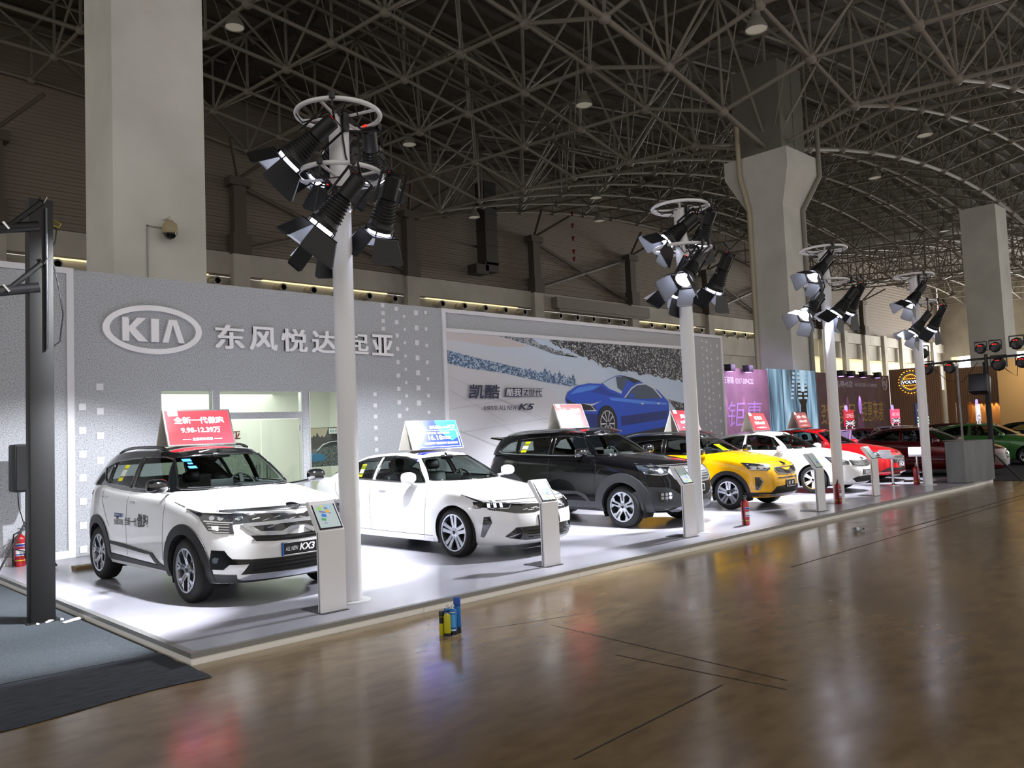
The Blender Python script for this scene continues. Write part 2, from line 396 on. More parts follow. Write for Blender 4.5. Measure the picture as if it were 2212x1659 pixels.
def wheel(root, x, y, r, rr, kind, wdt=.225):
    """tyre, rim, spokes and brake disc; y<0 faces the right side"""
    s = 1 if y > 0 else -1; hub = empty('wheel', parent=root, loc=(x, y, r)); rot = RX(-PI/2*s)
    key = ('wheel', round(r, 3), round(rr, 3), kind)
    h = wdt/2
    prof = [(rr-.012, -h*.9), (rr+.012, -h), (rr+(r-rr)*.5, -h*1.04), (r-.03, -h*.93), (r-.006, -h*.7), (r, -h*.3), (r, h*.3), (r-.006, h*.7), (r-.03, h*.93), (rr+(r-rr)*.5, h*1.04), (rr+.012, h), (rr-.012, h*.9)]
    t = M().lathe(prof, 44, rot=rot, closed=True)
    for k in range(-1, 2): t.lathe([(r+.0015, k*.045-.006), (r+.0015, k*.045+.006)], 44, rot=rot)
    t.build('tyre', RUBBER, hub, smooth=50)
    rim = M().lathe([(rr, h*.93), (rr-.004, h*.98), (rr-.022, h*.95), (rr-.03, h*.6), (rr-.04, -h*.8), (rr, -h*.9)], 44, rot=rot)
    rim.build('rim', SILVER, hub, smooth=45)
    b = M().lathe([(0, -h*.25), (rr-.04, -h*.25)], 32, rot=rot).build('brake_or_shade_disc', mat('rim_shadow', '101113', .6), hub)  # backing disc: shade inside the rim put into a near-black colour
    M().lathe([(.05, -h*.05), (rr*.66, -h*.05), (rr*.66, h*.05), (.05, h*.05)], 32, rot=rot).build('brake_or_shade_disc', DISC, hub, smooth=30)
    sp = M(); R1 = rr-.012
    def bar(a0, r0, w0, a1, r1, w1, z0, z1, dz=.028, m=0):
        p = Vector((r0*cos(a0), r0*sin(a0))); q = Vector((r1*cos(a1), r1*sin(a1))); d = (q-p).normalized(); n = Vector((-d.y, d.x))
        vs = []
        for pt, w_, z in ((p, w0, z0), (q, w1, z1)):
            for sg, zz in ((-1, 0), (1, 0), (1, -dz), (-1, -dz)): vs.append(rot @ Vector((pt.x+n.x*w_/2*sg, pt.y+n.y*w_/2*sg, z+zz)))
        sp.add(vs, [(0, 1, 5, 4), (1, 2, 6, 5), (2, 3, 7, 6), (3, 0, 4, 7), (0, 3, 2, 1), (4, 5, 6, 7)], m)
    zi, zo = h*.72, h*.9
    if kind == 'y5':       # five spokes that open like a Y, dark pockets between
        for k in range(5):
            a = PI/2+2*PI*k/5
            for sg in (-1, 1):
                bar(a+sg*.30, .06, .036, a+sg*.13, rr*.58, .026, zi, zo); bar(a+sg*.13, rr*.56, .028, a+sg*.36, R1, .036, zo, zo)
                bar(a+sg*.10, rr*.5, .018, a+sg*.11, R1, .02, zo*.96, zo*.96)
    elif kind == 'ten':    # pairs of slim spokes
        for k in range(5):
            a = PI/2+2*PI*k/5
            for sg in (-1, 1): bar(a+sg*.42, .055, .045, a+sg*.17, R1, .05, zi, zo); bar(a+sg*.2, .06, .02, a+sg*.30, R1, .018, zi*.9, zo*.93)
    elif kind == 'five':   # five broad spokes with a dark inlay
        for k in range(5):
            a = PI/2+2*PI*k/5+PI/5*0
            bar(a, .05, .07, a, R1, .105, zi, zo); bar(a, .10, .022, a, rr*.9, .04, zi+.012, zo+.004, .006, 1)
            for sg in (-1, 1): bar(a+sg*.2, rr*.72, .03, a+sg*.36, R1, .04, zo, zo)
    else:                  # multi: six twin blades
        for k in range(6):
            a = PI/2+2*PI*k/6
            for sg in (-1, 1): bar(a+sg*.16, .06, .03, a+sg*.12, R1, .034, zi, zo)
    sp.lathe([(.001, zi+.012), (.045, zi+.01), (.07, zi), (.075, zi-.03)], 20, rot=rot)
    sp.lathe([(.001, zi+.016), (.028, zi+.0155)], 16, m=1, rot=rot)
    for k in range(5):
        a = PI/2+PI/5+2*PI*k/5; sp.lathe([(.001, zi+.006), (.009, zi+.006), (.009, zi-.01)], 8, m=1, rot=rot, c=rot @ Vector((.054*cos(a), .054*sin(a), 0)))
    spm = mat('white_rim', 'dfe2ea', .3, .3) if kind == 'multi' else SILVER
    sp.build('spokes', [spm, GLOSS], hub, smooth=35)
    return hub
def seat(root, x, y, z, back=.62, m=SEAT):
    e = empty('seat', parent=root, loc=(x, y, z))
    M().rbox((0, 0, .08), (.50, .50, .16), .06).build('cushion', m, e, smooth=60)
    q = M().rbox((0, 0, back/2), (.14, .48, back), .06)
    q.xf(Matrix.Translation((-.24, 0, .12)) @ Matrix.Rotation(rad(-17), 4, 'Y')).build('backrest', m, e, smooth=60)
    q = M().rbox((0, 0, back+.12), (.09, .26, .17), .05).tube([(0, -.06, back-.02), (0, -.06, back+.08)], .007).tube([(0, .06, back-.02), (0, .06, back+.08)], .007)
    q.xf(Matrix.Translation((-.24, 0, .12)) @ Matrix.Rotation(rad(-15), 4, 'Y')).build('headrest', m, e, smooth=60)
def pane_seal(b, root):
    """dark rubber bead along the rim of a pane"""
    nxt = {}
    for e in b.edges:
        if len(e.link_faces) == 1:
            for v, o in ((e.verts[0], e.verts[1]), (e.verts[1], e.verts[0])): nxt.setdefault(v, []).append(o)
    seen = set(); q = M()
    for s0 in nxt:
        if s0 in seen or len(nxt[s0]) != 2: continue
        loop = [s0]; seen.add(s0); cur = nxt[s0][0]
        while cur not in seen and len(nxt.get(cur, ())) == 2:
            loop.append(cur); seen.add(cur); a, c = nxt[cur]; cur = a if a not in seen else c
        P = [loop[0].co.copy()]
        for v in loop[1:]:
            if (v.co-P[-1]).length > .02: P.append(v.co.copy())
        if len(P) > 5: q.tube(P, .013, 6, closed=True)
    if q.v: q.build('window_seal', GLOSS, root, smooth=60)
def build_car(name, sp, label, cat, loc, yaw):
    """shell, cabin, glazing, wheels, seats; returns (root, hull, low skin, whole skin)"""
    h = Hull(sp); root = empty(name, label, cat, loc, rad(yaw)-PI/2); g = sp['gh']
    pm, cm = sp['paint'], sp.get('cabin', sp['paint'])
    wb, wr = sp['wb'], sp['wr']; Ra = wr+sp.get('gap', .045)
    # lower shell with arches cut out
    bm = bm_from([h.low, h.cap])
    base = [(x, y) for x, y in h.b0]; fullb = [(x*.995, y*.955) for x, y in base]+[(x*.995, -y*.955) for x, y in base[::-1]]
    ctr = (g['bf']+g['br'])/2
    fullb = [(ctr+(x-ctr)*.97, y) for x, y in fullb]
    dele = [f for f in bm.faces if inside((f.calc_center_median().x, f.calc_center_median().y), fullb) and f.calc_center_median().z > h.zt(f.calc_center_median().x)-.005]
    bmesh.ops.delete(bm, geom=dele, context='FACES')
    for x0 in (0, -wb):
        circ = ell(x0, wr, Ra, Ra, 40)
        for sg in (-1, 1):
            fs = cut(bm, circ, lambda c: (c.x, c.z), lambda a, b: (a, 0, b), lambda f: f.calc_center_median().y*sg > .45)
            bmesh.ops.delete(bm, geom=fs, context='FACES')
    shell = bm_obj(bm, 'body_shell', pm, root, 50)
    # cabin with glazing cut out
    bm = bm_from([h.cab]); panes = []
    for nm, poly in sp['side']:
        for sg in (-1, 1):
            fs = cut(bm, poly, lambda c: (c.x, c.z), lambda a, b: (a, 0, b), lambda f: f.calc_center_median().y*sg > .3 and abs(f.normal.y) > .45)
            panes.append(('side_window', split_faces(bm, fs)))
    for nm, poly, lo, hi in sp['ends']:
        fs = cut(bm, poly, lambda c: (c.y, c.z), lambda a, b: (0, a, b), lambda f: lo < f.calc_center_median().x < hi and f.calc_center_median().z < h.zr(f.calc_center_median().x)+.03)
        panes.append((nm, split_faces(bm, fs)))
    rf = None
    if 'roof_panel' in sp:          # a glass roof of another colour
        poly = sp['roof_panel']; fs = cut(bm, poly, lambda c: (c.x, c.y), lambda a, b: (a, b, 0), lambda f: f.normal.z > .5 and f.calc_center_median().z > h.zr(f.calc_center_median().x)-.002)
        rf = split_faces(bm, fs)
    cab = bm_obj(bm, 'cabin_shell', cm, root, 40)
    if rf is not None: bm_obj(rf, 'roof_glass', GLOSS, root, 60)
    for nm, b in panes:
        if len(b.faces): pane_seal(b, root); bm_obj(b, nm, sp.get('glass', CGLASS), root, 60)
        else: b.free()
    # dark edging round the panes
    sk = Skin(h.bvh_cab)
    if sp.get('bright'):
        tr = M()
        for pl, wd in sp['bright']: sk.strip(tr, pl, wd, 90, .006, .006)
        sides(tr, 'window_trim', SILL, root)
    W = sp['wid'][-2][1]
    ln = M()
    for x0 in (0, -wb):
        for sg in (-1, 1):
            n = 26; vs = []
            for i in range(n+1):
                a = rad(-25+230*i/n)
                for yy in (sp['W']-.05, sp['W']-.36): vs.append((x0+(Ra+.006)*cos(a), sg*yy, wr+(Ra+.006)*sin(a)))
            ln.add(vs, [(2*i, 2*i+1, 2*i+3, 2*i+2) for i in range(n)])
            ln.add([(x0+(Ra+.006)*cos(rad(-25+230*i/n)), sg*(sp['W']-.36), wr+(Ra+.006)*sin(rad(-25+230*i/n))) for i in range(n+1)], [tuple(range(n+1))])
    zf = sp['zb'][len(sp['zb'])//2][1]
    ln.box((-wb/2, 0, zf+.06), (wb-2*Ra-.05, sp['W']*1.8, .06)); ln.box((.42, 0, zf+.09), (.24, sp['W']*1.1, .05)); ln.box((-wb-Ra-.2, 0, zf+.1), (.5, sp['W']*1.5, .05))
    ln.box((.0, 0, .45), (.7, 1.0, .3)); ln.box((-wb, 0, .4), (.5, 1.1, .2))
    ln.build('underbody', UNDER, root, smooth=30)
    for x0 in (0, -wb):
        for sg in (-1, 1): wheel(root, x0, sg*(sp['W']-.135), wr, sp['rr'], sp['rim'], .22)
    # interior
    zs = sp['zt'][len(sp['zt'])//2][1]; it = sp.get('seat_z', .42)
    fx = g['rf']-.35
    M().box(((g['bf']+g['br'])/2, 0, it-.02), (abs(g['bf']-g['br'])-.3, W*1.7, .03)).build('cabin_floor', DARK, root)
    for sg in (-1, 1): seat(root, fx, sg*.38, it, .60)
    e = empty('seat', parent=root, loc=(fx-.95, 0, it))
    M().rbox((0, 0, .1), (.5, 1.3, .16), .05).build('cushion', SEAT, e, smooth=60)
    M().rbox((0, 0, .3), (.15, 1.3, .6), .05).xf(Matrix.Translation((-.25, 0, .12)) @ Matrix.Rotation(rad(-20), 4, 'Y')).build('backrest', SEAT, e, smooth=60)
    for y in (-.42, .42): M().rbox((-.50, y, .83), (.09, .26, .15), .05).build('headrest', SEAT, e, smooth=60)
    zc = h.capz(g['bf'], 0); d = M()
    d.rbox((g['bf']-.42, 0, zc-.10), (.62, W*1.5, .14), .05); d.rbox((g['bf']-.62, .38, zc-.03), (.26, .42, .10), .04); d.rbox((g['bf']-.70, 0, zc-.28), (.2, W*1.5, .3), .05)
    d.rbox((g['bf']-.66, 0, zc+.02), (.03, .30, .13), .01)
    d.build('dashboard', DARK, root, smooth=60)
    st = M(); rt = RY(rad(66)); c = Vector((g['bf']-.86, .38, zc-.04))
    st.tube([c+rt @ Vector((.18*cos(2*PI*i/24), .18*sin(2*PI*i/24), 0)) for i in range(24)], .015, 8, closed=True)
    st.box(c, (.36, .05, .03), rot=rt); st.box(c, (.05, .3, .03), rot=rt); st.rbox(c, (.14, .14, .06), .03, rot=rt)
    st.build('steering_wheel', mat('steering_black', '0d0e10', .4), root, smooth=60)
    M().rbox((g['rf']+.05, 0, h.zr(g['rf'])-.04), (.05, .24, .07), .02).tube([(g['rf']+.05, 0, h.zr(g['rf'])-.02), (g['rf']+.02, 0, h.zr(g['rf'])+.02)], .02).build('rear_view_mirror', GLOSS, root, smooth=60)
    return root, h, Skin(h.bvh_low), Skin(h.bvh_all)
def mirrors(root, x, y, z, m, low=GLOSS, sx=.11, sy=.12, sz=.085):
    for sg in (-1, 1):
        bm = bmesh.new(); bmesh.ops.create_uvsphere(bm, u_segments=20, v_segments=14, radius=1)
        for v in bm.verts:
            c = v.co; c.x = c.x if c.x > 0 else c.x*.35
            c.z = c.z*(1 if c.z > 0 else .85); c.x, c.y, c.z = (math.copysign(abs(c.x)**.8, c.x)*sx, math.copysign(abs(c.y)**.75, c.y)*sy, math.copysign(abs(c.z)**.75, c.z)*sz)
        q = M().bm(bm, 0, (x, sg*y, z)); fr = len(q.f)
        e = q.build('side_mirror', m, root, smooth=60)
        M().tube([(x-.03, sg*(y-.04), z-.055), (x-.10, sg*(y-.16), z-.08), (x-.22, sg*(y-.27), z-.10)], .022, 8).build('mirror_arm', low, e, smooth=60)
        M().rbox((x-sx*.38, sg*y, z), (.02, sy*1.5, sz*1.5), .02).build('mirror_glass', CHROME, e, smooth=60)
def handles(root, sk, pts, m=CHROME, n='door_handle'):
    for x, z in pts:
        for sg in (-1, 1):
            P = [sk.b.ray_cast(Vector((x, sg*4, z)), Vector((0, -sg, 0)), 8)[0]]
            if P[0] is None: continue
            p = P[0]; q = M().rbox((p.x, p.y+sg*.022, p.z), (.17, .022, .028), .011)
            q.box((p.x-.075, p.y+sg*.006, p.z), (.02, .03, .02)); q.box((p.x+.075, p.y+sg*.006, p.z), (.02, .03, .02))
            q.build(n, m, root, smooth=60)
def emblem(root, sk, z, w=.13, h=.065, x=None, m=CHROME, name='emblem', body='KIA'):
    q = M(); sk.patch(q, ell(0, z, w/2, h/2, 24), 0, .006, .006, 1, .03, mirror=False); sk.strip(q, ell(0, z, w/2, h/2, 24), .009, 0, .011, .008, 0, mirror=False, closed=True)
    v, f = text2d(body, w*.66, h*.5, bold=.02); sk.lay(q, [(-w*.33+p[0], z-h*.25+p[1]) for p in v], [tuple(t) for t in f], 0, .011, 0, 0, False)
    q.build(name, [m, GLOSS], root, smooth=40)
# ---------------------------------------------------------------- car shapes
KX3 = dict(W=.92, wb=2.69, wr=.352, rr=.245, rim='y5', gap=.05,
  zt=[(.875, .905), (.75, .965), (.5, 1.015), (.1, 1.06), (-.3, 1.105), (-.65, 1.15), (-1.5, 1.165), (-2.2, 1.20), (-2.8, 1.25), (-3.3, 1.22), (-3.6, 1.18)],
  zb=[(.9, .24), (.3, .24), (-.5, .25), (-1.3, .26), (-2.2, .26), (-3.0, .28), (-3.6, .34)],
  crown=[(.88, .015), (.75, .045), (.4, .065), (-.3, .085), (-1, .1), (-3.6, .03)],
  nose=[(0, .80), (.1, .86), (.25, .885), (.5, .885), (.75, .87), (.9, .85), (1, .80)],
  tail=[(0, -3.45), (.2, -3.56), (.5, -3.575), (.8, -3.52), (1, -3.46)],
  wid=[(0, .86), (.12, .90), (.3, .915), (.55, .92), (.78, .91), (.93, .885), (1, .845)],
  ex=(6.5, 3.2, 6.5, 3.6), paint=paint('white', 'e9eaec', 0, .3), cabin=GLOSS,
  gh=dict(bf=-.30, br=-3.48, Wb=.845, ex=(4.2, 3.6, 7, 4), rf=-1.02, rr=-3.22, Wr=.615, ex2=(5.5, 3.6, 8, 4), bulge=.028, rc=.045,
    zr=[(-.9, 1.60), (-1.1, 1.625), (-1.5, 1.655), (-2.1, 1.66), (-2.7, 1.63), (-3.3, 1.555)]),
  side=[('front', [(-.72, 1.19), (-1.585, 1.215), (-1.61, 1.575), (-1.4, 1.585), (-1.15, 1.572), (-1.02, 1.54)]),
    ('rear', [(-1.69, 1.22), (-2.40, 1.255), (-2.47, 1.53), (-2.1, 1.568), (-1.71, 1.578)]), ('quarter', [(-2.47, 1.262), (-2.55, 1.28), (-2.78, 1.45), (-2.54, 1.52)])],
  ends=[('windshield', [(-.70, 1.205), (-.4, 1.198), (0, 1.195), (.4, 1.198), (.70, 1.205), (.545, 1.565), (.3, 1.58), (0, 1.585), (-.3, 1.58), (-.545, 1.565)], -1.6, 0),
    ('rear_window', [(-.6, 1.27), (.6, 1.27), (.5, 1.48), (-.5, 1.48)], -3.7, -2.6)])
K5 = dict(W=.95, wb=2.97, wr=.345, rr=.262, rim='ten', gap=.035,
  zt=[(.98, .665), (.85, .72), (.6, .785), (.2, .85), (-.3, .915), (-.75, .975), (-1.5, 1.015), (-2.4, 1.045), (-3.2, 1.07), (-3.8, 1.05), (-4.15, 1.0)],
  zb=[(1.0, .17), (.3, .18), (-.5, .19), (-1.5, .19), (-2.4, .19), (-3.2, .21), (-4.15, .28)],
  crown=[(.98, .01), (.85, .04), (.4, .08), (-.3, .10), (-1.2, .1), (-3, .06), (-4.15, .03)],
  nose=[(0, .87), (.08, .95), (.25, .985), (.55, .985), (.8, .965), (1, .90)],
  tail=[(0, -4.0), (.2, -4.1), (.5, -4.13), (.8, -4.11), (1, -4.06)],
  wid=[(0, .87), (.1, .915), (.3, .935), (.55, .95), (.78, .945), (.93, .91), (1, .86)],
  ex=(5.2, 2.9, 5.5, 3.0), paint=paint('white', 'e9eaec', 0, .3),
  gh=dict(bf=-.36, br=-3.75, Wb=.86, ex=(3.6, 3.2, 4.0, 3.0), rf=-1.22, rr=-2.9, Wr=.575, ex2=(5, 3.4, 5, 3.2), bulge=.035, rc=.035,
    zr=[(-1.1, 1.395), (-1.3, 1.415), (-1.75, 1.445), (-2.2, 1.435), (-2.9, 1.35)]),
  side=[('front', [(-.80, 1.02), (-1.90, 1.06), (-1.93, 1.395), (-1.7, 1.402), (-1.45, 1.385), (-1.2, 1.335)]),
    ('rear', [(-2.0, 1.062), (-2.85, 1.09), (-3.06, 1.16), (-2.75, 1.285), (-2.4, 1.36), (-2.02, 1.395)])],
  ends=[('windshield', [(-.69, 1.045), (-.4, 1.035), (0, 1.03), (.4, 1.035), (.69, 1.045), (.475, 1.362), (.25, 1.375), (0, 1.378), (-.25, 1.375), (-.475, 1.362)], -1.9, 0),
    ('rear_window', [(-.6, 1.13), (.6, 1.13), (.5, 1.31), (-.5, 1.31)], -4, -2.6)],
  roof_panel=[(-1.27, -.46), (-1.27, .46), (-2.7, .44), (-2.7, -.44)],
  bright=[([(-1.22, 1.345), (-1.45, 1.395), (-1.7, 1.413), (-1.93, 1.407), (-2.4, 1.372), (-2.75, 1.297), (-3.08, 1.165)], .02), ([(-.80, 1.008), (-1.9, 1.048), (-2.85, 1.078), (-3.06, 1.148)], .012)])
SPORT = dict(W=.945, wb=2.737, wr=.36, rr=.258, rim='five', gap=.07,
  zt=[(.93, .88), (.8, .96), (.5, 1.035), (.1, 1.10), (-.3, 1.155), (-.65, 1.20), (-1.5, 1.225), (-2.4, 1.25), (-3.0, 1.28), (-3.65, 1.26)],
  zb=[(.95, .26), (.3, .26), (-.5, .27), (-1.3, .28), (-2.2, .28), (-3.0, .30), (-3.7, .36)],
  crown=[(.93, .01), (.8, .05), (.4, .075), (-.3, .085), (-1, .1), (-3.7, .03)],
  nose=[(0, .82), (.1, .90), (.25, .935), (.5, .935), (.75, .93), (.9, .90), (1, .84)],
  tail=[(0, -3.5), (.2, -3.65), (.5, -3.67), (.8, -3.6), (1, -3.52)],
  wid=[(0, .87), (.12, .92), (.3, .94), (.55, .945), (.78, .935), (.93, .905), (1, .86)],
  ex=(6, 3.0, 6.5, 3.4), paint=mat('paint_black', '040405', .2, 0, .3, spec=.15),
  gh=dict(bf=-.30, br=-3.52, Wb=.86, ex=(4.0, 3.4, 6, 4), rf=-1.06, rr=-3.35, Wr=.62, ex2=(5.5, 3.6, 8, 4), bulge=.03, rc=.05,
    zr=[(-.9, 1.61), (-1.1, 1.64), (-1.6, 1.675), (-2.2, 1.67), (-2.8, 1.645), (-3.4, 1.60)]),
  side=[('front', [(-.75, 1.245), (-1.62, 1.27), (-1.64, 1.60), (-1.4, 1.60), (-1.2, 1.585), (-1.04, 1.55)]),
    ('rear', [(-1.72, 1.272), (-2.50, 1.30), (-2.55, 1.56), (-2.1, 1.592), (-1.74, 1.60)]), ('quarter', [(-2.58, 1.30), (-2.95, 1.33), (-3.05, 1.36), (-2.82, 1.51), (-2.63, 1.55)])],
  ends=[('windshield', [(-.72, 1.25), (-.4, 1.24), (0, 1.235), (.4, 1.24), (.72, 1.25), (.55, 1.585), (.3, 1.598), (0, 1.60), (-.3, 1.598), (-.55, 1.585)], -1.7, 0),
    ('rear_window', [(-.6, 1.30), (.6, 1.30), (.5, 1.52), (-.5, 1.52)], -3.8, -2.7)],
  bright=[([(-.70, 1.232), (-1.6, 1.252), (-2.5, 1.282), (-2.98, 1.312), (-3.1, 1.36)], .014)])
KX1 = dict(W=.885, wb=2.63, wr=.328, rr=.238, rim='ten', gap=.05,
  zt=[(.89, .79), (.75, .86), (.4, .945), (0, 1.01), (-.4, 1.06), (-1.2, 1.085), (-2.2, 1.115), (-3.0, 1.14), (-3.45, 1.10)],
  zb=[(.85, .23), (.3, .24), (-.5, .25), (-1.3, .25), (-2.2, .26), (-3.45, .32)],
  crown=[(.83, .01), (.7, .04), (.4, .07), (-.3, .085), (-1, .1), (-3.5, .03)],
  nose=[(0, .78), (.1, .86), (.25, .90), (.5, .90), (.75, .885), (.9, .85), (1, .79)],
  tail=[(0, -3.3), (.2, -3.4), (.5, -3.42), (.8, -3.36), (1, -3.3)],
  wid=[(0, .82), (.12, .86), (.3, .88), (.55, .885), (.78, .875), (.93, .845), (1, .80)],
  ex=(5.2, 2.8, 6.0, 3.2), paint=paint('yellow', 'e9ac00', 0, .25), cabin=GLOSS,
  gh=dict(bf=-.28, br=-3.3, Wb=.80, ex=(3.8, 3.2, 6, 3.8), rf=-1.0, rr=-3.05, Wr=.58, ex2=(5.2, 3.4, 8, 4), bulge=.03, rc=.045,
    zr=[(-.9, 1.455), (-1.1, 1.485), (-1.6, 1.525), (-2.2, 1.52), (-3.1, 1.42)]),
  side=[('front', [(-.68, 1.085), (-1.5, 1.115), (-1.53, 1.43), (-1.3, 1.43), (-1.1, 1.412), (-.95, 1.375)]),
    ('rear', [(-1.6, 1.12), (-2.3, 1.15), (-2.5, 1.22), (-2.4, 1.36), (-2.0, 1.41), (-1.62, 1.43)])],
  ends=[('windshield', [(-.67, 1.105), (0, 1.095), (.67, 1.105), (.51, 1.41), (0, 1.425), (-.51, 1.41)], -1.6, 0), ('rear_window', [(-.55, 1.16), (.55, 1.16), (.46, 1.34), (-.46, 1.34)], -3.6, -2.5)])
SEDAN = dict(W=.91, wb=2.77, wr=.325, rr=.228, rim='multi', gap=.035,
  zt=[(.9, .70), (.78, .765), (.5, .84), (.1, .905), (-.35, .96), (-.7, .99), (-1.5, 1.02), (-2.4, 1.05), (-3.2, 1.07), (-3.75, 1.03)],
  zb=[(.92, .19), (.3, .20), (-.5, .21), (-1.5, .21), (-2.4, .21), (-3.75, .28)],
  crown=[(.9, .01), (.75, .045), (.4, .075), (-.3, .09), (-1.2, .1), (-3, .06), (-3.75, .03)],
  nose=[(0, .80), (.1, .88), (.25, .91), (.55, .91), (.8, .89), (1, .82)],
  tail=[(0, -3.6), (.2, -3.7), (.5, -3.72), (.8, -3.7), (1, -3.65)],
  wid=[(0, .84), (.1, .88), (.3, .90), (.55, .91), (.78, .90), (.93, .87), (1, .82)],
  ex=(5.0, 2.8, 5.5, 3.0), paint=paint('white', 'e9eaec', 0, .3),
  gh=dict(bf=-.34, br=-3.42, Wb=.82, ex=(3.6, 3.2, 4.0, 3.0), rf=-1.12, rr=-2.75, Wr=.56, ex2=(5, 3.4, 5, 3.2), bulge=.035, rc=.04,
    zr=[(-1.0, 1.395), (-1.2, 1.415), (-1.65, 1.445), (-2.1, 1.44), (-2.75, 1.35)]),
  side=[('front', [(-.76, 1.03), (-1.72, 1.06), (-1.75, 1.395), (-1.5, 1.40), (-1.3, 1.375), (-1.1, 1.325)]),
    ('rear', [(-1.82, 1.065), (-2.6, 1.095), (-2.85, 1.16), (-2.5, 1.31), (-2.2, 1.37), (-1.84, 1.395)])],
  ends=[('windshield', [(-.66, 1.05), (0, 1.04), (.66, 1.05), (.46, 1.36), (0, 1.375), (-.46, 1.36)], -1.8, 0), ('rear_window', [(-.58, 1.13), (.58, 1.13), (.48, 1.31), (-.48, 1.31)], -3.8, -2.5)])
# ---------------------------------------------------------------- fittings laid on the shells
def sym(half): return half+[(-a, b) for a, b in half[::-1] if abs(a) > 1e-4]
def fit(root, name, m, *items, smooth=40, parent=None):
    """items: (skin, kind, args...) gathered into one fitting"""
    q = M()
    for it in items:
        sk, kind = it[0], it[1]
        if kind == 'p': sk.patch(q, it[2], **it[3])
        elif kind == 's': sk.strip(q, it[2], it[3], **it[4])
        elif kind == 't': sk.text(q, *it[2], **it[3])
        elif kind == 'tube': q.tube(it[2], it[3], 8); q.tube([(x, -y, z) for x, y, z in it[2]], it[3], 8)
    if not q.v: return None
    par = root
    if isinstance(parent, list): par = {o.matrix_local is not None and (o.data.vertices[0].co.y > 0): o for o in parent} if len(parent) > 1 else parent[0]
    o = sides(q, name, m if isinstance(m, list) else [m], par, smooth); return o
def arch_ring(sk, root, sp, Ro, m=BLK, a0=-28, a1=208):
    q = M(); Ra = sp['wr']+sp['gap']
    for x0 in (0, -sp['wb']):
        n = 30; P = []; F = []
        for i in range(n+1):
            a = rad(a0+(a1-a0)*i/n)
            for r in (Ra-.012, (Ra+Ro)/2, Ro): P.append((x0+r*cos(a), max(sp['wr']+r*sin(a), sp['zb'][3][1]-.01)))
        for i in range(n): F += [(3*i, 3*i+1, 3*i+4, 3*i+3), (3*i+1, 3*i+2, 3*i+5, 3*i+4)]
        sk.lay(q, P, F, 90, .014, .05, 0, True)
    return sides(q, 'wheel_arch_trim', m, root, 50, key=lambda c: (c[1] > 0, c[0] > -sp['wb']/2))
def seams(root, sk, sp, doors, hood, extra=()):
    q = M()
    for pl in doors: sk.strip(q, pl, .007, 90, .0015, .004)
    for pl in hood: sk.strip(q, pl, .008, 0, .0015, .004)
    for pl, a in extra: sk.strip(q, pl, .006, a, .0015, .004)
    q.build('panel_gap', mat('panel_gap', '101012', .8), root)
def rails(root, h, x0, x1, y, m, lift=.035):
    q = M()
    for sg in (-1, 1):
        P = []
        for i in range(15):
            t = i/14; x = x0+(x1-x0)*t; z = h.zr(x)+.015+lift*min(1, 6*t, 6*(1-t)); P.append((x, sg*(y-.06*t*t), z))
        q = M().tube(P, [.012]+[.02]*13+[.012], 10); q.build('roof_rail', m, root, smooth=60)
def plate(root, sk, z0, z1, w, body, font=.05, xoff=0, two=None, bold=.0, shear=0):
    q = M(); sk.patch(q, [(-w+xoff, z0), (w+xoff, z0), (w+xoff, z1), (-w+xoff, z1)], 0, .022, .02, 0, .2, mirror=False)
    sk.strip(q, [(-w+.006+xoff, z0+.005), (w-.006+xoff, z0+.005), (w-.006+xoff, z1-.005), (-w+.006+xoff, z1-.005)], .006, 0, .024, .004, 1, mirror=False, closed=True)
    for t, x, zz, tw, th, k in body: sk.text(q, t, x+xoff, zz, tw, th, 0, .024, 1, **k)
    q.build('number_plate', [mat('plate_black', '0c0d12', .35), WHITE], root, smooth=40)
SPK = mat('white_film', 'f4f4f6', .4)
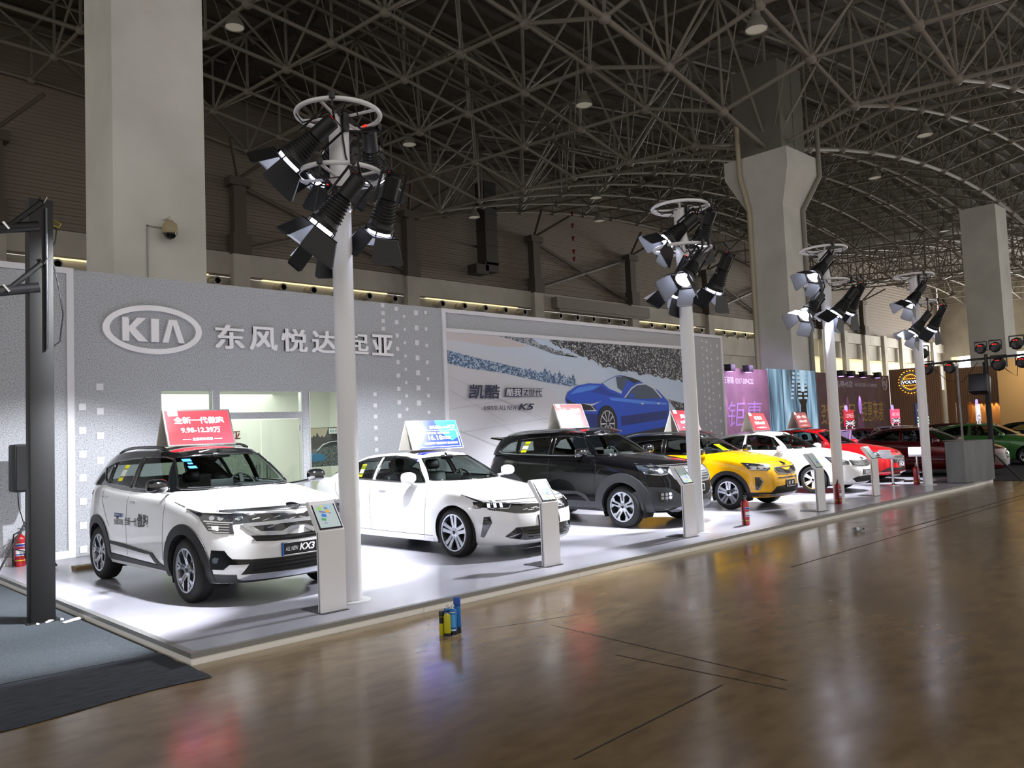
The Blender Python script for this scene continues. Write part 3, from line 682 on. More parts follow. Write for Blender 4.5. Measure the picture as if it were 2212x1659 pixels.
def kx3(loc, yaw):
    r, h, sk, sa = build_car('compact_suv', KX3, 'white compact SUV with black roof, nearest of the cars on the platform', 'car', loc, yaw)
    arch_ring(sk, r, KX3, .503)
    fit(r, 'side_cladding', BLK, (sk, 'p', [(-2.27, .385), (-1.33, .365), (-.5, .35), (-.5, .245), (-2.27, .25)], dict(ang=90, off=.012, th=.03)),
        (sk, 'p', [(-2.26, .544), (-1.74, .535), (-1.0, .495), (-.84, .487), (-.66, .39), (-.53, .36), (-.5, .34), (-.62, .34), (-.78, .385), (-.91, .465), (-1.06, .462), (-2.24, .508)], dict(ang=90, off=.012, th=.02)))
    fit(r, 'bumper_cladding', BLK, (sk, 'p', [(-.60, .47), (-.52, .385), (-.45, .352), (.0, .335), (.0, .245), (-.40, .245), (-.52, .30)], dict(ang=-42, off=.006, th=.012)),
        (sk, 'p', sym([(0, .262), (-.60, .272), (-.74, .335), (-.74, .242), (0, .242)]), dict(ang=0, off=.008, th=.012, mirror=False)))
    fit(r, 'skid_plate', SILVER, (sk, 'p', sym([(0, .322), (-.53, .328), (-.62, .285), (-.60, .270), (0, .258)]), dict(ang=0, off=.02, th=.02, mirror=False)))
    fit(r, 'grille', [GLOSS, SILVER], (sk, 'p', sym([(0, .912), (-.09, .914), (-.145, .936), (-.565, .958), (-.60, .935), (-.481, .811), (-.428, .772), (-.19, .752), (-.09, .798), (0, .80)]), dict(ang=0, off=.006, th=.01, mirror=False)),
        *[(sk, 's', [(x, z), (x+.075, z+.012)], .006, dict(ang=0, off=.012, th=.004, m=1)) for x, z in ((-.42, .84), (-.40, .88), (-.30, .82), (-.27, .90), (-.20, .86), (-.14, .83), (-.10, .87), (-.36, .80), (-.5, .90))])
    fit(r, 'grille_surround', SILVER, (sk, 's', sym([(0, .778), (-.074, .778), (-.165, .728), (-.41, .745), (-.498, .77), (-.60, .85)]), .036, dict(ang=0, off=.022, th=.02, mirror=False)),
        (sk, 's', sym([(0, .925), (-.15, .95), (-.55, .975), (-.74, 1.0)]), .022, dict(ang=0, off=.012, th=.014, mirror=False)))
    fit(r, 'lower_intake', BLK, (sk, 'p', sym([(0, .705), (-.45, .728), (-.53, .735), (-.479, .672), (-.279, .655), (0, .648)]), dict(ang=0, off=.004, th=.01, mirror=False)),
        (sk, 'p', sym([(0, .474), (-.2, .477), (-.53, .489), (-.56, .43), (-.62, .335), (0, .325)]), dict(ang=0, off=.004, th=.01, mirror=False)),
        *[(sk, 's', sym([(0, z), (-.52, z+.008)]), .012, dict(ang=0, off=.016, th=.014, mirror=False)) for z in (.36, .40, .44, .68)])
    f = fit(r, 'fog_lamp', GLOSS, (sk, 'p', [(-.462, .598), (-.321, .592), (-.283, .538), (-.245, .504), (-.053, .49), (-.067, .439), (-.272, .445), (-.339, .392), (-.474, .396), (-.486, .443)], dict(ang=-30, off=.006, th=.012)))
    fit(r, 'bulb', REFLEC, (sk, 'p', ell(-.42, .49, .032, .032, 16), dict(ang=-30, off=.012, th=.01)), parent=f)
    f = fit(r, 'headlamp', LAMP, (sk, 'p', [(-.66, 1.022), (-.43, .985), (.03, .966), (.11, .87), (-.07, .862), (-.05, .762), (-.283, .775), (-.345, .80), (-.45, .915), (-.46, .94)], dict(ang=-40, off=.006, th=.012)))
    fit(r, 'led_strip', [LED, CHROME, REFLEC], (sk, 's', [(-.64, 1.018), (-.42, .978), (.02, .958)], .012, dict(ang=-40, off=.011, th=.006, m=1)),
        *[(sk, 'p', ell(x, .921+x*-.03, .035, .024, 14), dict(ang=-40, off=.011, th=.004, m=2, grid=.03)) for x in (-.30, -.2, -.1, 0)],
        *[(sk, 's', [(-.36+.012*i, .875-.028*i), (-.10, .862-.028*i)], .008, dict(ang=-40, off=.011, th=.005, m=1)) for i in (0, 1, 2, 3)],
        (sk, 's', [(-.40, .90), (-.06, .878)], .013, dict(ang=-40, off=.011, th=.005, m=1)), (sk, 'p', [(-.30, .85), (-.22, .848), (-.22, .80), (-.29, .81)], dict(ang=-40, off=.011, th=.004, m=0)), parent=f)
    plate(r, sk, .487, .627, .22, [('ALL NEW', -.185, .535, .15, .045, dict(shear=.2)), ('KX3', -.02, .525, .19, .075, dict(shear=.25, bold=.03))])
    q = M(); sk.patch(q, [(-.22, .487), (-.205, .487), (-.205, .627), (-.22, .627)], 0, .026, .006, 0, .2, mirror=False); q.build('plate_strip', mat('blue_strip', '1c6ed0', .4), r)
    emblem(r, sk, 1.008, .15, .05)
    seams(r, sk, KX3, [[(-.60, 1.16), (-.50, 1.05), (-.52, .80), (-.55, .42)], [(-1.63, 1.20), (-1.63, .40)], [(-2.52, 1.25), (-2.50, 1.05), (-2.38, .9), (-2.22, .72)], [(-2.27, .39), (-1.33, .368), (-.55, .355)]],
        [sym([(0, .968), (-.55, .985), (-.80, 1.0)])])
    fit(r, 'fender_trim', SILVER, (sk, 's', [(-.02, 1.035), (-.30, 1.08)], .004, dict(ang=90, off=.003, th=.004)))
    rails(r, h, -2.75, -1.30, .585, GLOSS, .03)
    mirrors(r, -.43, 1.01, 1.26, GLOSS)
    handles(r, sk, [(-2.36, 1.088), (-1.40, 1.048)])
    q = M()
    sk.text(q, '当', -2.03, .755, .075, .07, -90, m=0, bold=.01); sk.text(q, '燃', -1.945, .755, .085, .135, -90, m=0, bold=.01); sk.text(q, '是我', -1.85, .76, .13, .07, -90, m=0, bold=.01)
    sk.text(q, '全新一代', -1.67, .765, .39, .10, -90, m=0, bold=.012); sk.text(q, '傲跑', -1.26, .76, .33, .16, -90, m=0, bold=.012)
    sk.patch(q, [(-2.03, .853), (-1.85, .853), (-1.85, .90), (-2.03, .90)], 90, .003, .003, 1, .2, mirror=False)
    q.v = [(v[0], -abs(v[1]), v[2]) for v in q.v]
    for i, c in enumerate((1, 2, 3)): sk.patch(q, [(-1.825+.04*i, .853), (-1.797+.04*i, .853), (-1.797+.04*i, .90), (-1.825+.04*i, .90)], 90, .003, .003, c, .2, mirror=False)
    sk.text(q, '傲跑家族', -2.02, .865, .16, .026, -90, off=.005, m=4)
    q.v = [(v[0], -abs(v[1]), v[2]) for v in q.v]
    q.build('side_lettering', [mat('ink_black', '131318', .5), mat('ink_blue', '20408c', .5), mat('ink_blue_mid', '5f7fc0', .5), mat('ink_blue_pale', 'a8b8d8', .5), SPK], r)
    fit(r, 'tail_lamp', TAILRED, (sk, 'p', [(-3.05, 1.16), (-3.38, 1.18), (-3.36, 1.06), (-3.08, 1.10)], dict(ang=90, off=.008, th=.012)))
    q = M(); sa.patch(q, [(-2.19, 1.29), (-2.06, 1.29), (-2.02, 1.49), (-2.14, 1.49)], 90, .003, .003, 0, .3, mirror=False); sa.patch(q, [(-2.175, 1.35), (-2.05, 1.35), (-2.035, 1.43), (-2.155, 1.43)], 90, .004, .003, 1, .3, mirror=False)
    q.v = [(v[0], -v[1], v[2]) for v in q.v]; q.build('window_sticker', [YELW, mat('sticker_grey', 'c9ccc4', .5)], r)
    q = M()
    for (a, b), (c, d) in (((-.50, 1.545), (.09, .03)), ((-.47, 1.50), (.05, .02)), ((-.49, 1.46), (.085, .028))): sa.patch(q, [(a, b-d), (a+c, b-d), (a+c, b), (a, b)], 0, .004, .003, 0, .3, mirror=False)
    q.build('windshield_sticker', mat('sticker_blue', '1f5ee0', .5, 0, 0, '1f5ee0', .25), r)
    fit(r, 'wiper', BLK, (sa, 's', [(-.62, 1.215), (-.1, 1.20)], .02, dict(ang=0, off=.015, th=.015, mirror=False)), (sa, 's', [(.05, 1.20), (.60, 1.215)], .02, dict(ang=0, off=.015, th=.015, mirror=False)))
    return r
def k5(loc, yaw):
    r, h, sk, sa = build_car('sedan', K5, 'white long low sedan with blue price board on its glass roof', 'car', loc, yaw)
    fit(r, 'grille', [GLOSS, SILVER], (sk, 'p', sym([(0, .712), (-.10, .713), (-.478, .738), (-.66, .757), (-.76, .768), (-.80, .70), (-.77, .665), (-.54, .612), (-.25, .604), (-.13, .623), (0, .625)]), dict(ang=0, off=.006, th=.01, mirror=False)),
        *[(sk, 's', [(x, .64+.012*(i % 3)), (x+.07, .648+.012*(i % 3))], .006, dict(ang=0, off=.011, th=.004, m=1)) for i, x in enumerate((-.14, -.2, -.28, -.35, -.42, -.24, -.31))])
    f = fit(r, 'headlamp', LAMP, (sk, 'p', [(-.56, .775), (-.46, .768), (-.384, .766), (-.069, .732), (-.117, .676), (-.443, .69), (-.54, .685)], dict(ang=-30, off=.009, th=.012)))
    fit(r, 'led_strip', [LED, CHROME, REFLEC], (sk, 'p', [(-.575, .872), (-.31, .785), (-.262, .755), (-.332, .703), (-.479, .678), (-.49, .69), (-.371, .752), (-.335, .766), (-.56, .858)], dict(ang=-40, off=.014, th=.01, m=1)),
        *[(sk, 'p', [(x, .70), (x+.035, .70), (x+.035, .755), (x, .755)], dict(ang=-30, off=.014, th=.006, m=0)) for x in (-.39, -.31, -.23)],
        (sk, 's', [(-.47, .694), (-.30, .684), (-.12, .684), (-.08, .73)], .010, dict(ang=-30, off=.014, th=.006, m=1)), parent=f)
    fit(r, 'side_vent', GLOSS, (sk, 'p', [(-.367, .573), (-.285, .581), (-.264, .495), (-.366, .293), (-.414, .304)], dict(ang=-35, off=.006, th=.01)))
    fit(r, 'lower_intake', [GLOSS, SILVER], (sk, 'p', sym([(0, .423), (-.545, .423), (-.66, .31), (-.63, .285), (-.42, .24), (0, .24)]), dict(ang=0, off=.006, th=.01, mirror=False)),
        *[(sk, 's', sym([(0, z), (-.5+(.40-z), z)]), .012, dict(ang=0, off=.014, th=.01, mirror=False)) for z in (.28, .32, .36, .395)],
        *[(sk, 's', [(-.64+.03*i, .295+.012*i), (-.56+.03*i, .315+.012*i)], .008, dict(ang=0, off=.014, th=.006, m=1)) for i in range(3)])
    plate(r, sk, .425, .567, .21, [('K5', -.08, .46, .16, .07, dict(shear=.25, bold=.02))])
    emblem(r, sk, .775, .14, .045)
    seams(r, sk, K5, [[(-.66, .99), (-.55, .85), (-.58, .6), (-.66, .20)], [(-1.93, 1.04), (-1.95, .8), (-1.93, .20)], [(-3.0, 1.08), (-2.9, .85), (-2.62, .62)], [(-2.62, .30), (-1.3, .285), (-.45, .28)]],
        [sym([(0, .735), (-.17, .737), (-.55, .75), (-.76, .785)])])
    mirrors(r, -.86, 1.02, 1.10, K5['paint'], K5['paint'])
    handles(r, sk, [(-1.60, .916), (-2.66, .95)], K5['paint'])
    fit(r, 'tail_lamp', TAILRED, (sk, 'p', [(-3.85, .99), (-4.1, 1.0), (-4.1, .90), (-3.95, .93)], dict(ang=90, off=.006, th=.01)))
    fit(r, 'side_skirt', K5['paint'], (sk, 's', [(-2.55, .225), (-.46, .215)], .05, dict(ang=90, off=.012, th=.02)))
    q = M(); sa.patch(q, [(-2.41, 1.10), (-2.30, 1.10), (-2.32, 1.29), (-2.44, 1.29)], 90, .003, .003, 0, .3, mirror=False); sa.patch(q, [(-2.40, 1.155), (-2.30, 1.155), (-2.31, 1.215), (-2.415, 1.215)], 90, .004, .003, 1, .3, mirror=False)
    q.v = [(v[0], -v[1], v[2]) for v in q.v]; q.build('window_sticker', [YELW, mat('sticker_grey', 'c9ccc4', .5)], r)
    q = M(); c = h.zr(-2.72)+.03
    q.prism([(-2.60, c-.01), (-2.78, c-.01), (-2.78, c+.04), (-2.74, c+.045)], -.015, .015, 'y'); q.build('antenna_fin', GLOSS, r, smooth=30)
    return r
def sport(loc, yaw):
    r, h, sk, sa = build_car('suv', SPORT, 'glossy black SUV with silver roof rails and red price board', 'car', loc, yaw)
    arch_ring(sk, r, SPORT, .575, mat('clad_grey', '232528', .5))
    CL = mat('clad_grey', '232528', .5)
    fit(r, 'side_cladding', CL, (sk, 'p', [(-2.25, .47), (-.5, .44), (-.5, .27), (-2.25, .28)], dict(ang=90, off=.014, th=.03)),
        (sk, 'p', [(-2.2, .60), (-1.28, .615), (-.95, .61), (-.80, .56), (-.66, .43), (-.74, .43), (-.88, .53), (-1.0, .565), (-2.2, .55)], dict(ang=90, off=.012, th=.02)))
    fit(r, 'bumper_cladding', CL, (sk, 'p', [(-.62, .60), (-.45, .69), (-.352, .70), (-.1, .685), (.0, .65), (.08, .59), (.22, .52), (.40, .50), (.40, .30), (-.60, .30)], dict(ang=-35, off=.006, th=.012)))
    fit(r, 'skid_plate', mat('skid_grey', '6c6e72', .4, .6), (sk, 'p', sym([(0, .43), (-.33, .42), (-.42, .37), (-.62, .30), (-.52, .262), (0, .255)]), dict(ang=0, off=.016, th=.02, mirror=False)))
    f = fit(r, 'fog_lamp', [GLOSS, LED, REFLEC], (sk, 'p', [(-.335, .615), (-.135, .614), (-.10, .56), (-.122, .487), (-.18, .444), (-.332, .459)], dict(ang=-30, off=.014, th=.012)),
        *[(sk, 'p', [(x, z), (x+.045, z), (x+.045, z+.045), (x, z+.045)], dict(ang=-30, off=.018, th=.006, m=2)) for x in (-.30, -.235) for z in (.49, .55)],
        *[(sk, 'p', ell(-.15, z, .024, .024, 12), dict(ang=-30, off=.018, th=.006, m=1)) for z in (.52, .578)])
    fit(r, 'grille', [BLK, SILVER], (sk, 'p', sym([(0, .985), (-.161, .995), (-.50, .985), (-.57, .94), (-.53, .83), (-.388, .765), (0, .752)]), dict(ang=0, off=.006, th=.01, mirror=False)),
        *[(sk, 's', sym([(0, z), (-.45, z+.005)]), .014, dict(ang=0, off=.014, th=.01, mirror=False, m=1)) for z in (.80, .84, .88, .92)])
    fit(r, 'grille_surround', SILVER, (sk, 's', sym([(0, .995), (-.161, 1.0), (-.52, .992), (-.585, .94), (-.54, .825), (-.39, .757), (0, .742)]), .02, dict(ang=0, off=.014, th=.014, mirror=False, closed=True)))
    f = fit(r, 'headlamp', LAMP, (sk, 'p', [(-.473, 1.098), (-.3, 1.09), (-.191, 1.078), (.02, .975), (.04, .905), (-.102, .881), (-.354, .906), (-.44, .989)], dict(ang=-40, off=.008, th=.012)))
    fit(r, 'led_strip', [LED, CHROME, REFLEC], (sk, 'p', ell(-.10, .955, .045, .045, 16), dict(ang=-40, off=.014, th=.006, m=2, grid=.03)), (sk, 'p', ell(-.25, .965, .05, .042, 16), dict(ang=-40, off=.014, th=.006, m=1, grid=.03)),
        (sk, 's', [(-.42, 1.0), (-.34, .92), (-.1, .893), (.02, .912)], .012, dict(ang=-40, off=.014, th=.006, m=1)), (sk, 's', [(-.44, 1.085), (-.2, 1.065), (.0, .97)], .01, dict(ang=-40, off=.014, th=.006, m=1)), parent=f)
    emblem(r, sk, .885, .16, .08)
    plate(r, sk, .58, .70, .20, [('智跑', -.09, .605, .18, .075, {})])
    seams(r, sk, SPORT, [[(-.62, 1.22), (-.53, 1.05), (-.56, .8), (-.62, .3)], [(-1.67, 1.24), (-1.67, .4)], [(-2.66, 1.28), (-2.62, 1.05), (-2.5, .9), (-2.3, .8)]], [sym([(0, 1.02), (-.55, 1.03), (-.8, 1.05)])])
    rails(r, h, -3.02, -1.05, .60, SILVER, .035)
    mirrors(r, -.79, 1.02, 1.29, GLOSS)
    handles(r, sk, [(-2.53, 1.09), (-1.49, 1.068)], SPORT['paint'])
    q = M().prism([(-3.25, 1.595), (-3.52, 1.625), (-3.54, 1.60), (-3.3, 1.56)], -.60, .60, 'y'); q.build('rear_spoiler', SPORT['paint'], r, smooth=30)
    fit(r, 'tail_lamp', TAILRED, (sk, 'p', [(-3.2, 1.16), (-3.52, 1.20), (-3.5, 1.04), (-3.25, 1.07)], dict(ang=90, off=.006, th=.01)))
    q = M(); sa.patch(q, [(-2.46, 1.32), (-2.32, 1.32), (-2.27, 1.52), (-2.40, 1.52)], 90, .003, .003, 0, .3, mirror=False); sa.patch(q, [(-2.445, 1.38), (-2.305, 1.38), (-2.29, 1.44), (-2.43, 1.44)], 90, .004, .003, 1, .3, mirror=False)
    q.v = [(v[0], -v[1], v[2]) for v in q.v]; q.build('window_sticker', [YELW, mat('sticker_grey', 'c9ccc4', .5)], r)
    return r
def kx1(loc, yaw):
    r, h, sk, sa = build_car('crossover', KX1, 'bright yellow crossover with black roof', 'car', loc, yaw)
    arch_ring(sk, r, KX1, .444)
    fit(r, 'side_cladding', BLK, (sk, 'p', [(-2.22, .40), (-.44, .385), (-.44, .24), (-2.22, .25)], dict(ang=90, off=.012, th=.03)))
    fit(r, 'bumper_cladding', BLK, (sk, 'p', [(-.62, .42), (-.5, .40), (-.42, .345), (.2, .33), (.2, .255), (-.60, .255)], dict(ang=-40, off=.006, th=.012)),
        (sk, 'p', sym([(0, .465), (-.154, .46), (-.44, .447), (-.56, .31), (0, .30)]), dict(ang=0, off=.006, th=.01, mirror=False)))
    fit(r, 'skid_plate', SILVER, (sk, 'p', sym([(0, .31), (-.53, .295), (-.46, .25), (0, .255)]), dict(ang=0, off=.02, th=.02, mirror=False)))
    fit(r, 'grille', GLOSS, (sk, 'p', sym([(0, .752), (-.05, .753), (-.264, .815), (-.38, .812), (-.42, .77), (-.375, .712), (-.045, .682), (0, .682)]), dict(ang=0, off=.006, th=.01, mirror=False)),
        (sk, 's', sym([(0, .605), (-.40, .612)]), .022, dict(ang=0, off=.006, th=.01, mirror=False)))
    fit(r, 'grille_surround', SILVER, (sk, 's', sym([(0, .675), (-.05, .676), (-.375, .705), (-.425, .765), (-.385, .818)]), .014, dict(ang=0, off=.014, th=.014, mirror=False)))
    f = fit(r, 'headlamp', LAMP, (sk, 'p', [(-.487, .932), (-.257, .91), (.002, .85), (.03, .80), (-.057, .756), (-.376, .782), (-.426, .855)], dict(ang=-35, off=.006, th=.012)))
    fit(r, 'led_strip', [LED, CHROME, REFLEC], *[(sk, 'p', ell(x, .835, .06, .035, 14), dict(ang=-35, off=.012, th=.006, m=2, grid=.03)) for x in (-.30, -.16, -.05)], (sk, 's', [(-.38, .80), (-.06, .772)], .012, dict(ang=-35, off=.012, th=.006, m=1)), parent=f)
    fit(r, 'side_vent', [GLOSS, CHROME], (sk, 'p', [(-.298, .643), (-.206, .636), (-.142, .553), (-.229, .384), (-.294, .398)], dict(ang=-35, off=.006, th=.01)), (sk, 's', [(-.215, .62), (-.16, .555), (-.24, .40)], .012, dict(ang=-35, off=.012, th=.006, m=1)))
    plate(r, sk, .425, .565, .175, [('奕', -.11, .46, .085, .075, dict(bold=.02)), ('跑', .03, .46, .085, .075, dict(bold=.02))])
    emblem(r, sk, .885, .13, .05)
    seams(r, sk, KX1, [[(-.50, 1.05), (-.47, .9), (-.50, .40)], [(-1.56, 1.09), (-1.56, .40)], [(-2.5, 1.12), (-2.3, .8)]], [sym([(0, .838), (-.4, .86), (-.66, .92)])])
    rails(r, h, -2.75, -1.0, .55, SILVER, .03)
    mirrors(r, -.55, .95, 1.16, GLOSS)
    handles(r, sk, [(-1.36, .97), (-2.3, 1.0)], KX1['paint'])
    q = M(); sa.patch(q, [(-.30, 1.16), (-.12, 1.16), (-.10, 1.29), (-.28, 1.29)], 0, .003, .003, 0, .3, mirror=False); q.build('windshield_sticker', YELW, r)
    return r
def sedan(loc, yaw, label, sp, grille='bars', plate_txt='福瑞迪', name='sedan', group=None, bright=True):
    r, h, sk, sa = build_car(name, sp, label, 'car', loc, yaw)
    if grille == 'bars':
        fit(r, 'grille', [GLOSS, SILVER], (sk, 'p', sym([(0, .735), (-.30, .75), (-.52, .76), (-.50, .64), (-.16, .60), (0, .60)]), dict(ang=0, off=.006, th=.01, mirror=False)),
            *[(sk, 's', sym([(0, z), (-.46, z+.02)]), .012, dict(ang=0, off=.012, th=.01, mirror=False, m=1)) for z in (.625, .655, .685, .715)])
        fit(r, 'lower_intake', [BLK, SPK], (sk, 'p', sym([(0, .38), (-.403, .378), (-.54, .33), (-.42, .245), (0, .24)]), dict(ang=0, off=.006, th=.01, mirror=False)), (sk, 's', [(-.60, .26), (-.58, .33), (-.52, .39)], .022, dict(ang=0, off=.02, th=.02, m=1)))
    elif grille == 'teeth':
        fit(r, 'grille', [GLOSS, CHROME], (sk, 'p', sym([(0, .70), (-.40, .72), (-.47, .64), (-.40, .52), (0, .49)]), dict(ang=0, off=.006, th=.01, mirror=False)),
            *[(sk, 's', [(x, .50+abs(x)*.05), (x*1.02, .61), (x, .70)], .022, dict(ang=0, off=.02, th=.02, mirror=False, m=1)) for x in [-.42+.084*i for i in range(11)]])
        fit(r, 'lower_intake', [BLK, GLOSS], (sk, 'p', sym([(0, .36), (-.55, .40), (-.70, .30), (-.60, .24), (0, .22)]), dict(ang=0, off=.006, th=.01, mirror=False)))
        fit(r, 'front_lip', sp['paint'], (sk, 's', sym([(0, .21), (-.5, .225), (-.78, .27)]), .03, dict(ang=0, off=.05, th=.06, mirror=False)))
    else:
        fit(r, 'grille', [GLOSS, CHROME], (sk, 'p', sym([(0, .66), (-.38, .68), (-.62, .60), (-.55, .38), (-.3, .30), (0, .29)]), dict(ang=0, off=.006, th=.01, mirror=False)),
            (sk, 's', ell(0, .58, .09, .09, 16), .012, dict(ang=0, off=.02, th=.014, mirror=False, m=1, closed=True)), (sk, 's', [(-.05, .55), (-.05, .61), (0, .58), (.05, .61), (.05, .55)], .012, dict(ang=0, off=.02, th=.014, mirror=False, m=1)))
        fit(r, 'lower_intake', BLK, (sk, 'p', [(-.40, .36), (-.2, .40), (-.2, .24), (-.42, .24)], dict(ang=-35, off=.006, th=.01)))
    f = fit(r, 'headlamp', LAMP, (sk, 'p', [(-.50, .86), (-.264, .82), (-.02, .735), (-.02, .655), (-.22, .655), (-.40, .70)], dict(ang=-35, off=.006, th=.012)))
    fit(r, 'led_strip', [LED, CHROME, REFLEC], *[(sk, 'p', ell(x, .74-.05*x, .05, .035, 14), dict(ang=-35, off=.012, th=.006, m=2, grid=.03)) for x in (-.30, -.16)], (sk, 's', [(-.42, .80), (-.36, .705), (-.1, .672)], .012, dict(ang=-35, off=.012, th=.006, m=1)), parent=f)
    if plate_txt: plate(r, sk, .41, .53, .18, [(plate_txt, -.12, .43, .24, .075, dict(bold=.01))])
    emblem(r, sk, .785, .12, .045)
    seams(r, sk, sp, [[(-.60, .99), (-.5, .85), (-.55, .25)], [(-1.78, 1.04), (-1.78, .25)], [(-2.75, 1.06), (-2.4, .6)]], [sym([(0, .76), (-.55, .79), (-.75, .82)])])
    mirrors(r, -.72, .98, 1.05, sp['paint'], sp['paint'])
    handles(r, sk, [(-1.55, .93), (-2.5, .96)], sp['paint'])
    fit(r, 'tail_lamp', TAILRED, (sk, 'p', [(-3.4, .99), (-3.65, 1.0), (-3.65, .88), (-3.5, .90)], dict(ang=90, off=.006, th=.01)))
    return r
CARS = []
kx3((4.50, 8.975, 0), 1.0)
k5((8.24, 8.89, 0), 1.0)
sport((11.98, 8.88, 0), 1.0)
kx1((15.27, 8.86, 0), 1.0)
sedan((19.22, 9.0, 0), 1.0, 'white compact sedan with silver bar grille beside the yellow crossover', dict(SEDAN))
sedan((22.5, 9.45, 0), 1.0, 'bright red sedan with vertical chrome grille bars at the platform end', dict(SEDAN, paint=paint('red', 'b01018', .1, .25), rim='ten'), 'teeth', 'K3')
# ---------------------------------------------------------------- platform, exhibition wall
FLZ = -.10
flm = mat('polished_concrete', '6f5f4e', .2)
def floor_mat(m):
    nt, n, L, b = nodes(m); lk = nt.links.new
    tc = n.new('ShaderNodeTexCoord')
    def nz(scale, detail, stretch=None, dist=0):
        t = n.new('ShaderNodeTexNoise'); t.inputs['Scale'].default_value = scale; t.inputs['Detail'].default_value = detail; t.inputs['Distortion'].default_value = dist
        if stretch:
            mp = n.new('ShaderNodeMapping'); mp.inputs['Scale'].default_value = stretch; mp.inputs['Rotation'].default_value = (0, 0, .3); lk(tc.outputs['Object'], mp.inputs[0]); lk(mp.outputs[0], t.inputs['Vector'])
        else: lk(tc.outputs['Object'], t.inputs['Vector'])
        return t.outputs[0]
    def ramp(s, stops):
        r = n.new('ShaderNodeValToRGB'); e = r.color_ramp.elements
        while len(e) < len(stops): e.new(.5)
        for x, (p, c) in zip(e, stops): x.position = p; x.color = (*lin(c), 1) if isinstance(c, str) else (c, c, c, 1)
        lk(s, r.inputs[0]); return r.outputs[0]
    big = ramp(nz(.35, 5, None, .6), [(.3, '69583f'), (.5, '7a674d'), (.7, '8a7757')])
    fine = ramp(nz(3.5, 8, (1, 2.2, 1)), [(.35, .82), (.5, 1.0), (.68, 1.14)])
    mx = n.new('ShaderNodeMix'); mx.data_type = 'RGBA'; mx.blend_type = 'MULTIPLY'; mx.inputs[0].default_value = 1
    lk(big, mx.inputs[6]); lk(fine, mx.inputs[7]); lk(mx.outputs[2], b.inputs['Base Color'])
    ro = ramp(nz(1.1, 7, (1, 2.5, 1), .8), [(.3, .15), (.55, .20), (.75, .27)]); lk(ro, b.inputs['Roughness'])
    bp = n.new('ShaderNodeBump'); bp.inputs['Strength'].default_value = .02; bp.inputs['Distance'].default_value = .02
    lk(nz(2.2, 3), bp.inputs['Height']); lk(bp.outputs[0], b.inputs['Normal'])
    b.inputs['Specular IOR Level'].default_value = .5
floor_mat(flm)
M().box((60, 15, FLZ-.05), (190, 66, .1)).build('floor', flm, kind='structure')
jm = mat('floor_joint', '2a221c', .8)
q = M()
for y0 in (4.2,): q.quad((13.5, y0+1.0, FLZ+.001), (40, y0+1.0, FLZ+.001), (40, y0+1.03, FLZ+.001), (13.5, y0+1.03, FLZ+.001))
q.quad((9.5, 5.0, FLZ+.001), (40, 5.0, FLZ+.001), (40, 5.02, FLZ+.001), (9.5, 5.02, FLZ+.001)); 
for a, b in (((5.0, 5.75), (6.9, 5.17)), ((5.55, 5.35), (5.33, 2.89)), ((3.36, 3.11), (4.97, 3.18)), ((5.12, 4.24), (5.15, 2.8))):
    d = Vector((b[0]-a[0], b[1]-a[1])).normalized()*.007; q.quad((a[0]-d.y, a[1]+d.x, FLZ+.001), (b[0]-d.y, b[1]+d.x, FLZ+.001), (b[0]+d.y, b[1]-d.x, FLZ+.001), (a[0]+d.y, a[1]-d.x, FLZ+.001))
q.build('floor_joint', jm, kind='structure')
X0, Y0, XE = 2.765, 6.764, 22.4
deckm, _, _ = noise_col(mat('deck_vinyl', 'b0b0ba', .2), .8, 'a2a2ad', 'b2b1bc', .35, .7, 6)
trimm = mat('aluminium_edge', '8d8d8c', .42, .35); skirtm = mat('white_skirt', 'efeeeb', .5)
pf = empty('display_platform', 'low white display platform with grey aluminium edge carrying the row of cars', 'platform', (X0, Y0, FLZ))
def pl(mm, name, m): mm.xf(Matrix.Translation((-X0, -Y0, -FLZ))).build(name, m, pf)
q = M(); q.add([(X0+.05, Y0+.05, 0), (XE, Y0+.05, 0), (XE, 14.38, 0), (X0+.05, 14.38, 0)], [(0, 1, 2, 3)])
q.add([(XE, Y0+.05, .012), (24.0, 6.84, .012), (24.1, 14.38, .012), (XE, 14.38, .012)], [(0, 1, 2, 3)]); pl(q, 'deck', deckm)
q = M().box(((X0+XE)/2, Y0+.03, -.02), (XE-X0, .06, .042)).box((X0+.03, (Y0+14.42)/2, -.02), (.06, 14.30-Y0, .042))
q.prism([(XE, Y0), (24.0, 6.79), (24.05, 6.85), (XE, Y0+.06)], -.03, .014); pl(q, 'edge_trim', trimm)
q = M()
x = X0
while x < XE-.1: x2 = min(x+2.4, XE); q.box(((x+x2)/2, Y0+.035, -.071), (x2-x-.006, .05, .058)); x = x2
y = Y0+.06
while y < 14.3: y2 = min(y+2.4, 14.36); q.box((X0+.035, (y+y2)/2, -.071), (.05, y2-y-.006, .058)); y = y2
q.prism([(XE, Y0+.01), (24.0, 6.80), (24.0, 6.85), (XE, Y0+.06)], -.10, -.032); pl(q, 'skirt', skirtm)
